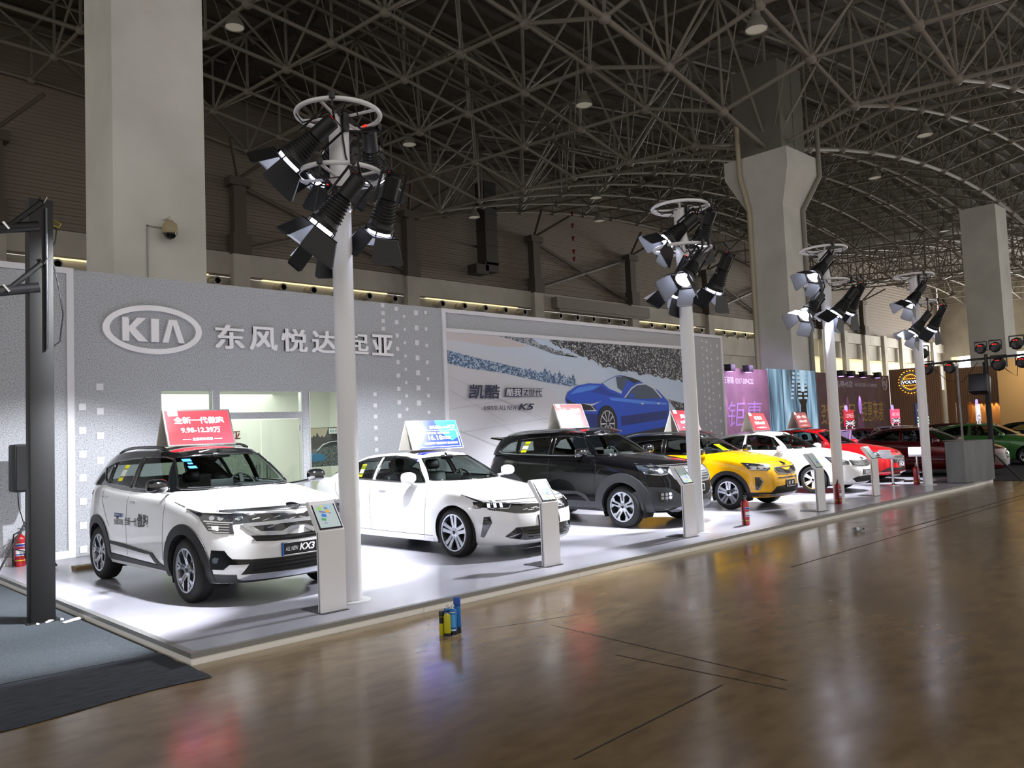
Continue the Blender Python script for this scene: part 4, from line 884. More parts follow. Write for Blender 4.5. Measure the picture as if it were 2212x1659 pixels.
# --- exhibition wall
YW = 14.42
wallm = mat('speckled_panel', '8d8f94', .65)
def terr(m):
    nt, n, L, b = nodes(m); lk = nt.links.new; tc = n.new('ShaderNodeTexCoord')
    a = n.new('ShaderNodeTexNoise'); a.inputs['Scale'].default_value = 55; a.inputs['Detail'].default_value = 2; a.inputs['Roughness'].default_value = .7; lk(tc.outputs['Object'], a.inputs['Vector'])
    r = n.new('ShaderNodeValToRGB'); e = r.color_ramp.elements; e.new(.5); e.new(.6)
    for x, (p, c) in zip(e, ((.30, '56595f'), (.40, '9a9da2'), (.58, 'b4b7bc'), (.72, 'd0d2d7'))): x.position = p; x.color = (*lin(c), 1)
    lk(a.outputs[0], r.inputs[0]); lk(r.outputs[0], b.inputs['Base Color'])
terr(wallm)
wt = mat('wall_white', 'dcdce2', .5)
ew = empty('exhibition_wall', 'long grey speckled exhibition wall with big silver oval logo and framed mural', 'wall', (0, YW, 0))
def wl(mm, name, m, parent=None, **k): return mm.xf(Matrix.Translation((0, -YW, 0))).build(name, m, parent or ew, **k)
q = M()
def wbox(x0, x1, z0, z1): q.box(((x0+x1)/2, YW+.08, (z0+z1)/2), (x1-x0, .16, z1-z0))
for b in ((-1.5, 5.45, 0, 4.66), (5.45, 9.25, 2.69, 4.66), (6.365, 6.50, 0, 2.69), (8.17, 8.315, 0, 2.69), (6.50, 8.17, 2.17, 2.29), (9.25, 23.6, 0, 4.62)): wbox(*b)
wl(q, 'panel', wallm)
q = M()
for x0, x1, z0, z1 in ((3.955, 4.06, .12, 4.68), (-1.5, 3.955, 4.585, 4.68), (-1.5, 4.06, 0, .12)): q.box(((x0+x1)/2, YW-.012, (z0+z1)/2), (x1-x0, .03, z1-z0))
wl(q, 'left_border', wt)
q = M()
for x0, x1, z0, z1 in ((11.77, 11.87, 0, 4.62), (11.87, 23.6, 4.53, 4.62), (23.5, 23.6, 0, 4.53), (11.87, 21.92, 4.08, 4.17), (21.83, 21.92, 0, 4.08)): q.box(((x0+x1)/2, YW-.02, (z0+z1)/2), (x1-x0, .05, z1-z0))
wl(q, 'mural_border', wt)
sqs = []
for x, z0, dz, n_, s in ((4.18, 2.41, -.383, 7, .11), (4.45, 2.74, -.404, 4, .11), (10.155, 4.56, -.17, 4, .085), (10.51, 4.51, -.292, 9, .09), (10.715, 4.36, -.292, 8, .065), (11.045, 4.46, -.335, 7, .11), (11.315, 4.49, -.375, 7, .075), (9.885, 2.64, -.235, 9, .08)):
    sqs += [(x, z0+dz*i, s) for i in range(n_)]
for x, z0, dz, n_, s in ((22.44, 4.41, -.225, 14, .06), (22.69, 4.37, -.26, 12, .085), (22.94, 4.27, -.22, 14, .06), (23.31, 4.28, -.41, 9, .085)): sqs += [(x, z0+dz*i, s) for i in range(n_)]
q = M()
for x, z, s in sqs: q.box((x, YW-.006, z), (s, .014, s))
o = wl(q, 'white_squares', wt); o['kind'] = 'stuff'
# logo: ring, three letters; then the six characters
lm = mat('brushed_logo', 'e8e8ee', .3, .25)
def px(pts, u0, v0, uw, vh): return [(u0+a*uw, v0+b*vh) for a, b in pts]
q = M(); n_ = 72
cx_, cz_ = 5.325, 3.738
for r0, r1 in (((.838, .424), (.728, .332)),):
    ring = []
    for i in range(n_):
        a = 2*PI*i/n_
        for (rx, rz), yy in ((r0, 0), (r0, -.06), (r1, -.06), (r1, 0)): ring.append((cx_+rx*cos(a), YW+yy, cz_+rz*sin(a)))
    q.add(ring, [(4*i+j, 4*i+(j+1) % 4, 4*((i+1) % n_)+(j+1) % 4, 4*((i+1) % n_)+j) for i in range(n_) for j in range(4)])
wl(q, 'logo_ring', lm, smooth=35)
K_ = [(0, 0), (.26, 0), (.26, .42), (.62, 0), (1, 0), (.50, .56), (.93, 1), (.58, 1), (.26, .62), (.26, .90), (.22, 1), (0, 1)]
I_ = [(0, 0), (1, 0), (1, 1), (0, 1)]
A_ = [(0, 0), (.26, 0), (.47, .78), (.74, 0), (1.0, 0), (.66, 1), (.30, 1)]
for pts, u0, uw in ((K_, 4.80, .42), (I_, 5.275, .13), (A_, 5.465, .385)):
    qq = M().prism(px(pts, u0, 3.525, uw, .405), YW-.06, YW, 'y'); wl(qq, 'logo_letter', lm)
for i, ch in enumerate('东风悦达·起亚'):
    x = (6.41, 7.08, 7.73, 8.39, 9.02, 9.19, 9.82)[i]; ww = (.57, .57, .57, .57, .10, .55, .55)[i]
    qq = M(); v, f = text2d(ch, ww, .10 if i == 4 else .45, bold=.035, ext=.05)
    qq.add([frame((x, YW-.002, 3.62 if i == 4 else 3.463), (1, 0, 0), (0, 0, 1)) @ Vector(p) for p in v], f); wl(qq, 'name_character', lm)
# --- the big mural
def mosaic(name, c1, c2, c3, sx, sz, lo=.35, hi=.6):
    m = mat(name, c2, .45); nt, n, L, b = nodes(m); lk = nt.links.new; tc = n.new('ShaderNodeTexCoord'); mp = n.new('ShaderNodeMapping'); mp.inputs['Scale'].default_value = (sx, 1, sz)
    v = n.new('ShaderNodeTexVoronoi'); v.inputs['Scale'].default_value = 1; v.inputs['Randomness'].default_value = 1; r = n.new('ShaderNodeValToRGB'); e = r.color_ramp.elements; e.new(.5)
    sp = n.new('ShaderNodeSeparateColor')
    for x, (p, c) in zip(e, ((lo, c1), ((lo+hi)/2, c2), (hi, c3))): x.position = p; x.color = (*lin(c), 1)
    lk(tc.outputs['Object'], mp.inputs[0]); lk(mp.outputs[0], v.inputs['Vector']); lk(v.outputs['Color'], sp.inputs[0]); lk(sp.outputs[0], r.inputs[0]); lk(r.outputs[0], b.inputs['Base Color']); return m
mb = mat('mural_base', 'c2c3cc', .45)
def skyramp(m):
    nt, n, L, b = nodes(m); lk = nt.links.new; tc = n.new('ShaderNodeTexCoord'); sp = n.new('ShaderNodeSeparateXYZ'); lk(tc.outputs['Object'], sp.inputs[0])
    ad = n.new('ShaderNodeMath'); ad.operation = 'MULTIPLY_ADD'; ad.inputs[1].default_value = .16; lk(sp.outputs[0], ad.inputs[0])
    mu = n.new('ShaderNodeMath'); mu.operation = 'MULTIPLY'; mu.inputs[1].default_value = .55; lk(sp.outputs[2], mu.inputs[0]); lk(mu.outputs[0], ad.inputs[2])
    nz = n.new('ShaderNodeTexNoise'); nz.inputs['Scale'].default_value = .7; nz.inputs['Detail'].default_value = 5; lk(tc.outputs['Object'], nz.inputs['Vector'])
    a2 = n.new('ShaderNodeMath'); a2.operation = 'MULTIPLY_ADD'; a2.inputs[1].default_value = .9; lk(nz.outputs[0], a2.inputs[0]); lk(ad.outputs[0], a2.inputs[2])
    mr = n.new('ShaderNodeMapRange'); mr.inputs[1].default_value = 3.2; mr.inputs[2].default_value = 6.2; lk(a2.outputs[0], mr.inputs[0])
    r = n.new('ShaderNodeValToRGB'); e = r.color_ramp.elements; e.new(.4); e.new(.7)
    for x, (p, c) in zip(e, ((0, 'c3c3cb'), (.35, 'c9c9cf'), (.6, 'c3d3e6'), (1, 'aac3e0'))): x.position = p; x.color = (*lin(c), 1)
    lk(mr.outputs[0], r.inputs[0]); lk(r.outputs[0], b.inputs['Base Color'])
skyramp(mb)
mur = M().box((16.85, YW-.012, 2.04), (9.96, .02, 4.08)); MUR = wl(mur, 'mural', mb)
LAY = [0]
def flat(name, m, pts, smoothpts=False):
    LAY[0] += 1; y = YW-.0235-.0012*LAY[0]; q = M().add([(a, y, b) for a, b in pts], [tuple(range(len(pts)))]); return wl(q, name, m, MUR, fix=False)
def jag(pts, amp, k=5):
    out = []
    for (a, b), (c, d) in zip(pts, pts[1:]):
        for i in range(k): t = i/k; h = random.uniform(0, amp); out += [(a+(c-a)*t, b+(d-b)*t-h), (a+(c-a)*(t+.6/k), b+(d-b)*(t+.6/k)-h)]
    return out+[pts[-1]]
ctop = mosaic('mural_city', '14161f', '3d414d', 'c3c4c8', 30, 30, .45, .95); coast = mosaic('mural_coast', '38506f', '5f7fa5', 'b7c6da', 30, 34, .3, .9)
flat('mural_tint', mat('mural_tint_pink', 'c9c0c2', .5), [(11.89, 4.07), (13.7, 4.07), (14.6, 3.86), (13.5, 3.80), (11.89, 3.92)])
flat('mural_city', ctop, [(15.34, 4.075), (21.8, 4.075), (21.8, 3.05)]+jag([(21.69, 3.08), (20.25, 3.2), (18.95, 3.32), (17.34, 3.52), (16.79, 3.69), (15.84, 3.9), (15.34, 4.05)], .1, 7))
flat('mural_city', mosaic('mural_city_pale', '4b505c', '767c88', 'b4b8c0', 30, 30, .2, .8), [(13.5, 4.075), (14.7, 4.075)]+jag([(14.95, 3.99), (15.58, 3.86), (16.41, 3.68)], .06, 6)+[(15.5, 3.70), (14.7, 3.88), (14.0, 4.0)])
flat('mural_coast', coast, [(11.89, 3.66), (12.56, 3.55), (13.3, 3.44), (13.86, 3.36), (14.3, 3.30)]+[(14.3+i*.09, 3.27-i*.012+(.0, .10, .03, .16, .05, .12)[i % 6]*(.5 if i < 8 else 1.2)) for i in range(22)]+[(16.3, 2.92), (16.14, 2.86), (15.02, 2.98), (13.62, 3.17), (12.51, 3.26), (11.89, 3.36)])
flat('mural_city', ctop, [(20.42, 2.53), (21.1, 2.42), (21.8, 2.35), (21.8, 1.95), (20.78, 2.2)])
lnm = mat('mural_line', 'a6a6b0', .5)
for a, b in (((11.9, 3.06), (15.9, 1.75)), ((11.9, 2.30), (14.04, 2.56)), ((12.19, 1.76), (15.77, 2.11)), ((12.9, 2.75), (17.0, 1.2)), ((11.9, 2.75), (13.6, 2.0)), ((11.9, 1.9), (14.5, 1.0)), ((13.2, 2.05), (15.2, 1.1))):
    d = Vector((b[0]-a[0], b[1]-a[1])).normalized()*.004; flat('mural_line', lnm, [(a[0]-d.y, a[1]+d.x), (b[0]-d.y, b[1]+d.x), (b[0]+d.y, b[1]-d.x), (a[0]+d.y, a[1]-d.x)])
bl = [mat('mural_blue_%s' % k, c, .4) for k, c in (('mid', '1a4fc4'), ('dark', '0c2a74'), ('light', '4a86ea'), ('deep', '123a9c'))]
ink = mat('mural_black', '0b0d14', .4); gl = mat('mural_glass', '3c4c62', .35); gl2 = mat('mural_glass_pale', 'b4c6da', .35); pale = mat('mural_silver', 'c9cdd6', .4)
flat('mural_car', mat('mural_shadow', '2a3040', .5), [(16.1, 1.72), (16.0, 1.2), (20.6, 1.3), (20.5, 1.75)])
flat('mural_car', bl[0], [(15.82, 2.53), (15.92, 2.71), (16.3, 2.89), (16.8, 2.96), (17.3, 2.95), (17.9, 3.17), (18.15, 3.21), (18.45, 3.18), (18.93, 3.08), (19.49, 2.93), (19.9, 2.80), (20.13, 2.65), (20.42, 2.45), (20.42, 2.1), (20.3, 1.72), (19.2, 1.62), (18.0, 1.50), (16.6, 1.55), (16.2, 1.75), (15.95, 2.2)])
flat('mural_car', bl[2], [(16.0, 2.66), (16.35, 2.84), (16.9, 2.91), (17.25, 2.90), (17.0, 2.80), (16.5, 2.72)])
flat('mural_car', bl[2], [(17.6, 2.58), (18.2, 2.55), (19.5, 2.47), (20.35, 2.42), (20.3, 2.36), (19.0, 2.40), (17.7, 2.50)])
flat('mural_car', bl[1], [(18.1, 2.05), (19.2, 2.12), (20.35, 2.2), (20.3, 1.95), (19.4, 1.88), (18.1, 1.78)])
flat('mural_car', bl[3], [(17.3, 2.90), (17.7, 2.72), (18.2, 2.60), (17.6, 2.62), (16.9, 2.74)])
flat('mural_car', gl2, [(17.36, 2.97), (17.93, 3.165), (18.2, 3.18), (18.4, 3.12), (18.16, 2.68), (17.64, 2.82)])
flat('mural_car', gl, [(17.95, 3.16), (18.3, 3.18), (18.5, 3.13), (18.2, 2.75), (18.0, 2.85)])
flat('mural_car', ink, [(18.2, 3.19), (18.6, 3.16), (19.1, 3.05), (18.75, 2.99), (18.45, 3.12)])
flat('mural_car', pale, [(18.27, 2.58), (18.62, 2.86), (18.9, 2.97), (19.3, 3.0), (19.7, 2.88), (20.1, 2.58), (20.02, 2.57), (19.66, 2.84), (19.3, 2.96), (18.9, 2.93), (18.65, 2.82), (18.34, 2.57)])
flat('mural_car', gl, [(18.36, 2.57), (18.70, 2.83), (18.95, 2.92), (19.3, 2.95), (19.66, 2.83), (20.0, 2.57), (19.14, 2.54)])
flat('mural_car', bl[0], [(18.5, 2.62), (18.52, 2.70), (18.62, 2.72), (18.74, 2.66), (18.75, 2.58), (18.6, 2.57)])
for hx in (19.02, 19.8): flat('mural_car', pale, [(hx, 2.40), (hx+.05, 2.43), (hx+.14, 2.42), (hx+.16, 2.39), (hx+.08, 2.37)])
flat('mural_car', ink, [(15.85, 2.55), (16.05, 2.45), (16.35, 2.38), (16.45, 2.28), (16.3, 2.2), (16.0, 2.3)])
flat('mural_car', ink, [(16.4, 2.40), (16.8, 2.40), (17.0, 2.30), (17.0, 2.22), (16.5, 2.24)])
flat('mural_car', pale, [(16.4, 2.42), (16.85, 2.40), (17.28, 2.48), (16.85, 2.35), (17.05, 2.2), (16.5, 2.22), (16.95, 2.24), (16.8, 2.36)])
flat('mural_car', bl[1], [(16.15, 2.15), (17.05, 2.12), (17.15, 1.65), (16.3, 1.6)])
for rx, m_ in ((.50, ink), (.36, pale), (.335, ink)): flat('mural_wheel', m_, ell(17.48, 1.86, rx*.86, rx, 36))
for k in range(5):
    a = rad(90+72*k)
    for sg in (-.2, .2): flat('mural_wheel', pale, [(17.48+.86*r*cos(a+sg*s), 1.86+r*sin(a+sg*s)) for r, s in ((.06, 1), (.33, 1.4), (.33, 2.1), (.06, 3))])
def wtext(body, x, z, w, h, m, **k):
    LAY[0] += 1; q = M(); put_text(q, body, frame((x, YW-.0235-.0012*LAY[0], z), (1, 0, 0), (0, 0, 1)), w, h, **k); wl(q, 'mural_lettering', m, MUR, fix=False)
navy = mat('mural_navy', '1b2142', .5)
wtext('凯酷', 12.45, 2.54, 1.0, .34, navy, bold=.03, shear=.12)
flat('mural_label', navy, [(13.60, 2.59), (14.18, 2.59), (14.22, 2.81), (13.66, 2.81)])
for a, b in (((14.18, 2.59), (14.93, 2.605)), ((14.22, 2.80), (14.97, 2.81))): flat('mural_label', navy, [(a[0], a[1]), (b[0], a[1]), (b[0], b[1]), (a[0], b[1])])
wtext('酷我', 13.66, 2.61, .5, .18, wt, bold=.02, shear=.1); wtext('Z世代', 14.24, 2.61, .66, .18, navy, bold=.02, shear=.1)
wtext('全球车型', 12.88, 2.27, .46, .105, navy, bold=.01); wtext('ALL NEW', 13.38, 2.27, .62, .11, navy, shear=.2); wtext('K5', 14.03, 2.26, .58, .16, navy, shear=.3, bold=.03)
# --- glazing with the lit meeting room behind
gm = glass('room_glass', 'eef3ef', .95)
q = M()
for x0, x1, z0, z1 in ((5.45, 6.365, 0, 2.69), (6.50, 8.17, 2.29, 2.69), (8.315, 9.25, 0, 2.69)): q.box(((x0+x1)/2, YW+.06, (z0+z1)/2), (x1-x0, .012, z1-z0))
wl(q, 'glazing', gm)
al = mat('door_aluminium', 'c8cac8', .3, .6)
q = M()
for x in (6.512, 8.14, 6.355, 8.325): q.box((x, YW+.03, 1.085 if x in (6.512, 8.14) else 1.34), (.022, .10, 2.17 if x in (6.512, 8.14) else 2.69))
q.box((8.15, YW+.03, 2.49), (.022, .1, .40)); wl(q, 'door_frame', al)
for x0, x1, hx in ((6.53, 7.32, 7.25), (7.335, 8.125, 7.46)):
    d = empty('glass_door', parent=ew, loc=(0, .05, 0))
    M().box(((x0+x1)/2, .02, 1.08), (x1-x0, .012, 2.14)).build('door_pane', gm, d)
    hh = M()
    for yy in (-.04, .08): hh.tube([(hx, yy, .75), (hx, yy, 1.30)], .014, 10); 
    for zz in (.82, 1.22): hh.tube([(hx, -.04, zz), (hx, .08, zz)], .009, 8)
    hh.build('pull_handle', CHROME, d, smooth=60)
    M().box(((x1 if x1 > 8 else x0), .0, 1.98), (.05, .05, .10)).build('hinge', CHROME, d)
rw = mat('room_wall', 'd9d9d3', .8)
q = M(); q.add([(4.4, YW+.17, 0), (10.6, YW+.17, 0), (10.6, 17.4, 0), (4.4, 17.4, 0), (4.4, YW+.17, 2.9), (10.6, YW+.17, 2.9), (10.6, 17.4, 2.9), (4.4, 17.4, 2.9)], [(0, 1, 2, 3), (7, 6, 5, 4), (2, 6, 7, 3), (1, 5, 6, 2), (0, 3, 7, 4)])
wl(q, 'meeting_room', rw, fix=False)
q = M()
for x0, x1 in ((4.4, 5.45), (9.25, 10.6)): q.box(((x0+x1)/2, YW+.165, 1.45), (x1-x0, .01, 2.9))
wl(q, 'room_lining', rw)
q = M().box((7.4, 16.0, 2.87), (1.2, .3, .04)).box((9.4, 15.6, 2.87), (.3, 1.2, .04)); wl(q, 'room_lamp', mat('room_lamp', 'ffffff', .5, 0, 0, 'f4ffee', 5))
al_ = bpy.data.lights.new('room_light', 'AREA'); al_.energy = 95; al_.size = 3.2; al_.color = (1, 1, .97); ao = bpy.data.objects.new('room_light', al_); COL.objects.link(ao); ao.location = (7.5, 1.6, 2.82); ao.parent = ew
q = M(); put_text(q, '东风悦达起亚', frame((6.72, 17.39, 1.81), (1, 0, 0), (0, 0, 1)), 1.58, .20, bold=.03); wl(q, 'room_sign', mat('dark_red_sign', '6a0f18', .5), fix=False)
# poster inside, leaning on the room wall
ps = empty('wall_poster', 'dark poster of a crossover under a city skyline behind the glass panel', 'poster', (9.35, 15.6, 0))
M().box((0, 0, 1.57), (.84, .03, .84)).build('poster_sheet', mat('poster_dark', '23262a', .4), ps)
def pp(name, m, pts, dy): M().add([(a, -.016-.0015*dy, b) for a, b in pts], [tuple(range(len(pts)))]).build(name, m, ps, fix=False)
pp('sky_print', mat('poster_sky', 'a69a86', .4), [(-.42, 1.98), (.10, 1.98), (.02, 1.80), (-.10, 1.74), (-.42, 1.74)], 1)
pp('skyline_print', mat('poster_black', '17181b', .4), [(-.42, 1.74)]+[(-.42+.04*i, 1.76+(.01, .0, .03, .02, .07, .03, .13, .05, .02, .06)[i % 10]) for i in range(12)]+[(.05, 1.74), (.05, 1.6), (-.42, 1.6)], 2)
pp('road_print', noise_col(mat('poster_gravel', '44474a', .5), 40, '2c2f32', '6d7073')[0], [(-.42, 1.50), (-.1, 1.55), (.42, 1.62), (.42, 1.15), (-.42, 1.15)], 2)
pp('car_print', mat('poster_blue', '2b6d96', .3), [(-.42, 1.44), (-.25, 1.45), (-.02, 1.41), (.02, 1.33), (-.04, 1.27), (-.25, 1.27), (-.42, 1.30)], 3)
pp('roof_print', mat('poster_white', 'd5d8da', .4), [(-.2, 1.5), (-.05, 1.63), (.12, 1.68), (.42, 1.70), (.42, 1.685), (.12, 1.665), (-.04, 1.61), (-.18, 1.49)], 4)
pp('mirror_print', mat('poster_blue', '2b6d96', .3), [(.30, 1.66), (.42, 1.67), (.42, 1.57), (.32, 1.57)], 4)
pp('label_print', mat('poster_white', 'd5d8da', .4), [(.11, 1.97), (.40, 1.97), (.40, 1.85), (.11, 1.85)], 3)
q = M(); put_text(q, 'AO', frame((.13, -.023, 1.88), (1, 0, 0), (0, 0, 1)), .1, .055, bold=.02); q.build('label_lettering', mat('poster_blue', '2b6d96', .3), ps, fix=False)
q = M(); q.tube([(.31+.05*cos(a/9*PI), -.0225, 1.91+.026*sin(a/9*PI)) for a in range(18)], .003, 5, closed=True); put_text(q, 'KIA', frame((.285, -.0225, 1.897), (1, 0, 0), (0, 0, 1)), .05, .026); q.build('label_oval', mat('poster_red', '8c3a3a', .5), ps, fix=False)
# ---------------------------------------------------------------- hall shell
YH = 45.0; XR = 138.0
def ridge(x): return 17.6-.00465*(((x-5+28.5) % 57)-28.5)**2
GY = [-2.0+3.9*k for k in range(13)]; GX = [-12.0+3.8*k for k in range(40)]
def bz(x, y): d = abs(y-17.5); return ridge(x)+(0 if d < .3 else 1.1+.065*(y-17.5))
def tz(x, y): return ridge(x)*.55+17.6*.45+1.0+.06*(y-17.5)+2.7
steel = mat('roof_steel', '8c867d', .6, .0); deckm2, _, _ = noise_col(mat('roof_deck', '6a665f', .8), 30, '4b4843', '79746c', .35, .65, 2, stretch=(.02, 1.6, 1))
M_c = M(); DX = [-22]+GX+[141]; DY = GY+[46.5]
n_ = len(DX)
M_c.add([(x, y, tz(x, y)+.55) for y in DY for x in DX], [(j*n_+i, j*n_+i+1, (j+1)*n_+i+1, (j+1)*n_+i) for j in range(len(DY)-1) for i in range(n_-1)]); n_ = len(GX)
ceil = M_c.build('ceiling', deckm2, fix=False, kind='structure')
def strut(q, a, b, r, n=6): q.tube([a, b], r, n, cap=False)
bot, top, ver, dia, nod, pur, rod = M(), M(), M(), M(), M(), M(), M()
for j, y in enumerate(GY):
    for i, x in enumerate(GX):
        B = Vector((x, y, bz(x, y))); T = Vector((x, y, tz(x, y)))
        far = x > 70 or y > 36
        rb, rd = (.085, .06)
        if i+1 < n_:
            B2 = Vector((GX[i+1], y, bz(GX[i+1], y))); T2 = Vector((GX[i+1], y, tz(GX[i+1], y)))
            strut(bot, B, B2, rb if abs(y-17.5) > .3 else .12); strut(top, T, T2, .075, 5); strut(dia, (B if (i+j) % 2 else B2), (T2 if (i+j) % 2 else T), rd, 5)
        if j+1 < len(GY):
            B3 = Vector((x, GY[j+1], bz(x, GY[j+1]))); T3 = Vector((x, GY[j+1], tz(x, GY[j+1])))
            strut(bot, B, B3, rb); strut(top, T, T3, .075, 5); strut(dia, (B if (i+j) % 2 else B3), (T3 if (i+j) % 2 else T), rd, 5)
            if i+1 < n_ and not far:
                strut(rod, T, Vector((GX[i+1], GY[j+1], bz(GX[i+1], GY[j+1]))) , .028, 4)
        strut(ver, B, T, .065, 6)
        if x < 110:
            bm = bmesh.new(); bmesh.ops.create_icosphere(bm, subdivisions=2 if (x < 60 and y < 36) else 1, radius=.24); nod.bm(bm, 0, B)
    
for k in range(26):
    y = GY[0]+1.9*k
    if y > YH: break
    for i in range(n_-1):
        a = Vector((GX[i], y, tz(GX[i], y)+.33)); b = Vector((GX[i+1], y, tz(GX[i+1], y)+.33)); c = (a+b)/2; an = math.atan2(b.z-a.z, b.x-a.x)
        pur.box(c, ((b-a).length, .14, .30), rot=RY(-an))
for q, nm, sm in ((bot, 'bottom_chord', 60), (top, 'top_chord', 60), (ver, 'truss_post', 60), (dia, 'truss_diagonal', 60), (nod, 'truss_node', 180), (pur, 'purlin', None), (rod, 'tie_rod', None)):
    o = q.build(nm, steel if nm != 'purlin' else mat('purlin_steel', '6b665f', .7), ceil, smooth=sm, fix=False); o['kind'] = 'stuff'
# catwalk hung in the trusses and the air duct
q = M()
for dy in (0, .9):
    P = [Vector((x, 27.2+dy, bz(x, 29.2)+.5)) for x in (14, 20, 26, 32, 36)]
    q.tube(P, .09, 6); q.tube([p+Vector((0, 0, 1.0)) for p in P], .03, 5); q.tube([p+Vector((0, 0, .55)) for p in P], .025, 5)
    for a, b in zip(P, P[1:]):
        for t in range(4): c = a.lerp(b, t/4); q.tube([c, c+Vector((0, 0, 1.0))], .022, 5)
q.build('catwalk', mat('catwalk_steel', '6b655d', .6, .2), ceil, fix=False)
q = M()
for k in range(14):
    y = 27+1.25*k; z = tz(19, y)-.9; q.box((19.2, y, z), (1.15, 1.2, .8)); q.box((19.2, y+.62, z), (1.22, .05, .88))
q.build('air_duct', mat('duct_sheet', '4a4640', .6, .3), ceil)
# rear wall: corrugated cladding over a concrete band with jet nozzles
clad = mat('corrugated_cladding', '8a8074', .7)
q = M(); zz = 12.8; P = []
while zz < 25.5: P += [(zz, 0), (zz+.16, 0), (zz+.20, -.07), (zz+.36, -.07)]; zz += .40
nP = len(P); q.add([(x, YH+.2+d, z) for x in (-14, XR) for z, d in P], [(i, i+1, nP+i+1, nP+i) for i in range(nP-1)])
q.build('wall_rear', clad, fix=False, kind='structure')
conc = noise_col(mat('painted_concrete', 'c3beb2', .8), .5, 'b3aea3', 'cdc8bd', .3, .7, 6)[0]
band = M().box(((XR-14)/2, YH-.1, 12.15), (XR+14, .7, 1.3))
for x in range(0, 24):
    x0 = 21.4+12.35*(x-3)
    if x0 > XR: break
    band.box((x0, YH-.55, 6.2), (1.0, .5, 13.4))
    if x0 > 95: band.box((x0+6.17, YH-.55, 6.2), (.9, .5, 13.4))
band.build('wall_rear_band', conc, kind='structure')
bulk = M(); bulk.box(((84-14)/2, YH+.35, 10.2), (98, .4, 2.5)); bulk.box(((84-14)/2, YH+.75, 4.5), (98, .3, 9)); bulk.build('wall_rear_bulkhead', conc, kind='structure')
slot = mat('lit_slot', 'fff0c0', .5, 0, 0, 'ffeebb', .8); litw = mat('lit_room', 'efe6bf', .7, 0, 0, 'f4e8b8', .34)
q = M()
for x in range(24):
    x0 = 21.4+12.35*(x-3)
    if 2 < x0 < 84 and x not in (5, ): q.box((x0+6.2, YH+.12, 11.62), (9.0, .3, .34))
q.build('slot_lights', slot, kind='structure')
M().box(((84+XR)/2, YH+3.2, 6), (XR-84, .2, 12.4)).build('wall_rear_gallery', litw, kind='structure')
q = M()
for x in range(24):
    x0 = 21.4+12.35*(x-3)
    if x0 > 84 and x0 < XR: q.box((x0+6.2, YH+.3, 10.6), (12.4, .5, 2.0)); q.box((x0+6.2, YH+.6, 3.0), (12.4, .3, 5.6))
q.build('wall_rear_parapet', conc, kind='structure')
brown = mat('brown_post', '5f564c', .7)
for k in range(10):
    x0 = 21.4+12.35*(k-2)
    if x0 > 112: break
    q = M().box((x0, YH-.45, 15.0), (.75, .6, 4.4)).box((x0, YH-.55, 13.3), (1.1, .8, 1.2)).box((x0, YH-.5, 17.0), (1.3, .8, .5))
    q.tube([(x0, YH-.5, 17.2), (x0-1.6, YH-3, 18.6)], .1, 6).tube([(x0, YH-.5, 17.2), (x0+1.6, YH-3, 18.6)], .1, 6)
    q.build('column_rear', brown, kind='structure')
    if k in (0, 2, 4, 6, 8):
        for s in (0, 1):
            a = Vector((x0+.5, YH-.3, 13.2 if s else 16.8)); b = Vector((x0+11.9, YH-.3, 16.8 if s else 13.2))
            M().tube([a, b], .14, 6).build('beam_brace', mat('brace_grey', '6f675d', .6), kind='structure')
M().box((54, YH-.75, 12.05), (12.3, .7, .9)).box((54, YH-.75, 11.55), (11.5, .4, .25)).build('trim_trough', mat('trough_grey', '8d877c', .7), kind='structure')
# jets of the air system along the band
noz = mat('nozzle_shell', 'aaa498', .5); nozd = mat('nozzle_dark', '15120f', .8); nz0 = None
for x in [20.0+2.05*k for k in range(-11, 32)]:
    if abs(((x-21.4+6.175) % 12.35)-6.175) < .9: continue
    if nz0 is None:
        nz0 = empty('air_nozzle', 'round grey air jet nozzle on the concrete band above the exhibition wall', 'air nozzle', (x, YH+.15, 11.05), group='air nozzles along the rear wall band')
        M().lathe([(.34, 0), (.34, .06), (.22, .10), (.20, .55), (.24, .62), (.25, .80), (.17, .82)], 18, rot=RX(PI/2)).build('nozzle_sleeve', noz, nz0, smooth=40)
        M().lathe([(.17, .82), (.15, .5), (.0, .5)], 18, rot=RX(PI/2)).build('nozzle_throat', nozd, nz0, smooth=40)
    else: c = copy_tree(nz0); c.location = (x, YH+.15, 11.05)
# duct drops beside the posts
for x0, z0 in ((40.4, 13.6), (95.5, 13.5)):
    e = empty('vent_duct', 'square grey vent duct bending at its foot beside a brown post' if x0 < 50 else 'pale vent duct hooked against the far cladding behind the third lamp pole', 'duct', (x0, YH-1.2, z0))
    M().box((0, .8, 2.2), (.3, 1.0, .12)).box((0, 0, 3.6), (1.2, 1.0, 6.2)).box((-.05, 0, .35), (1.3, 1.0, .7)).box((-1.0, 0, .1), (1.2, 1.0, .7)).build('duct_run', mat('duct_grey', '4a4742', .5, .3), e)
    q = M()
    for z in (.7, 1.9, 3.1, 4.3, 5.5): q.box((0, 0, z), (1.28, 1.08, .06))
    q.build('duct_flange', mat('duct_flange', '37342f', .6), e)
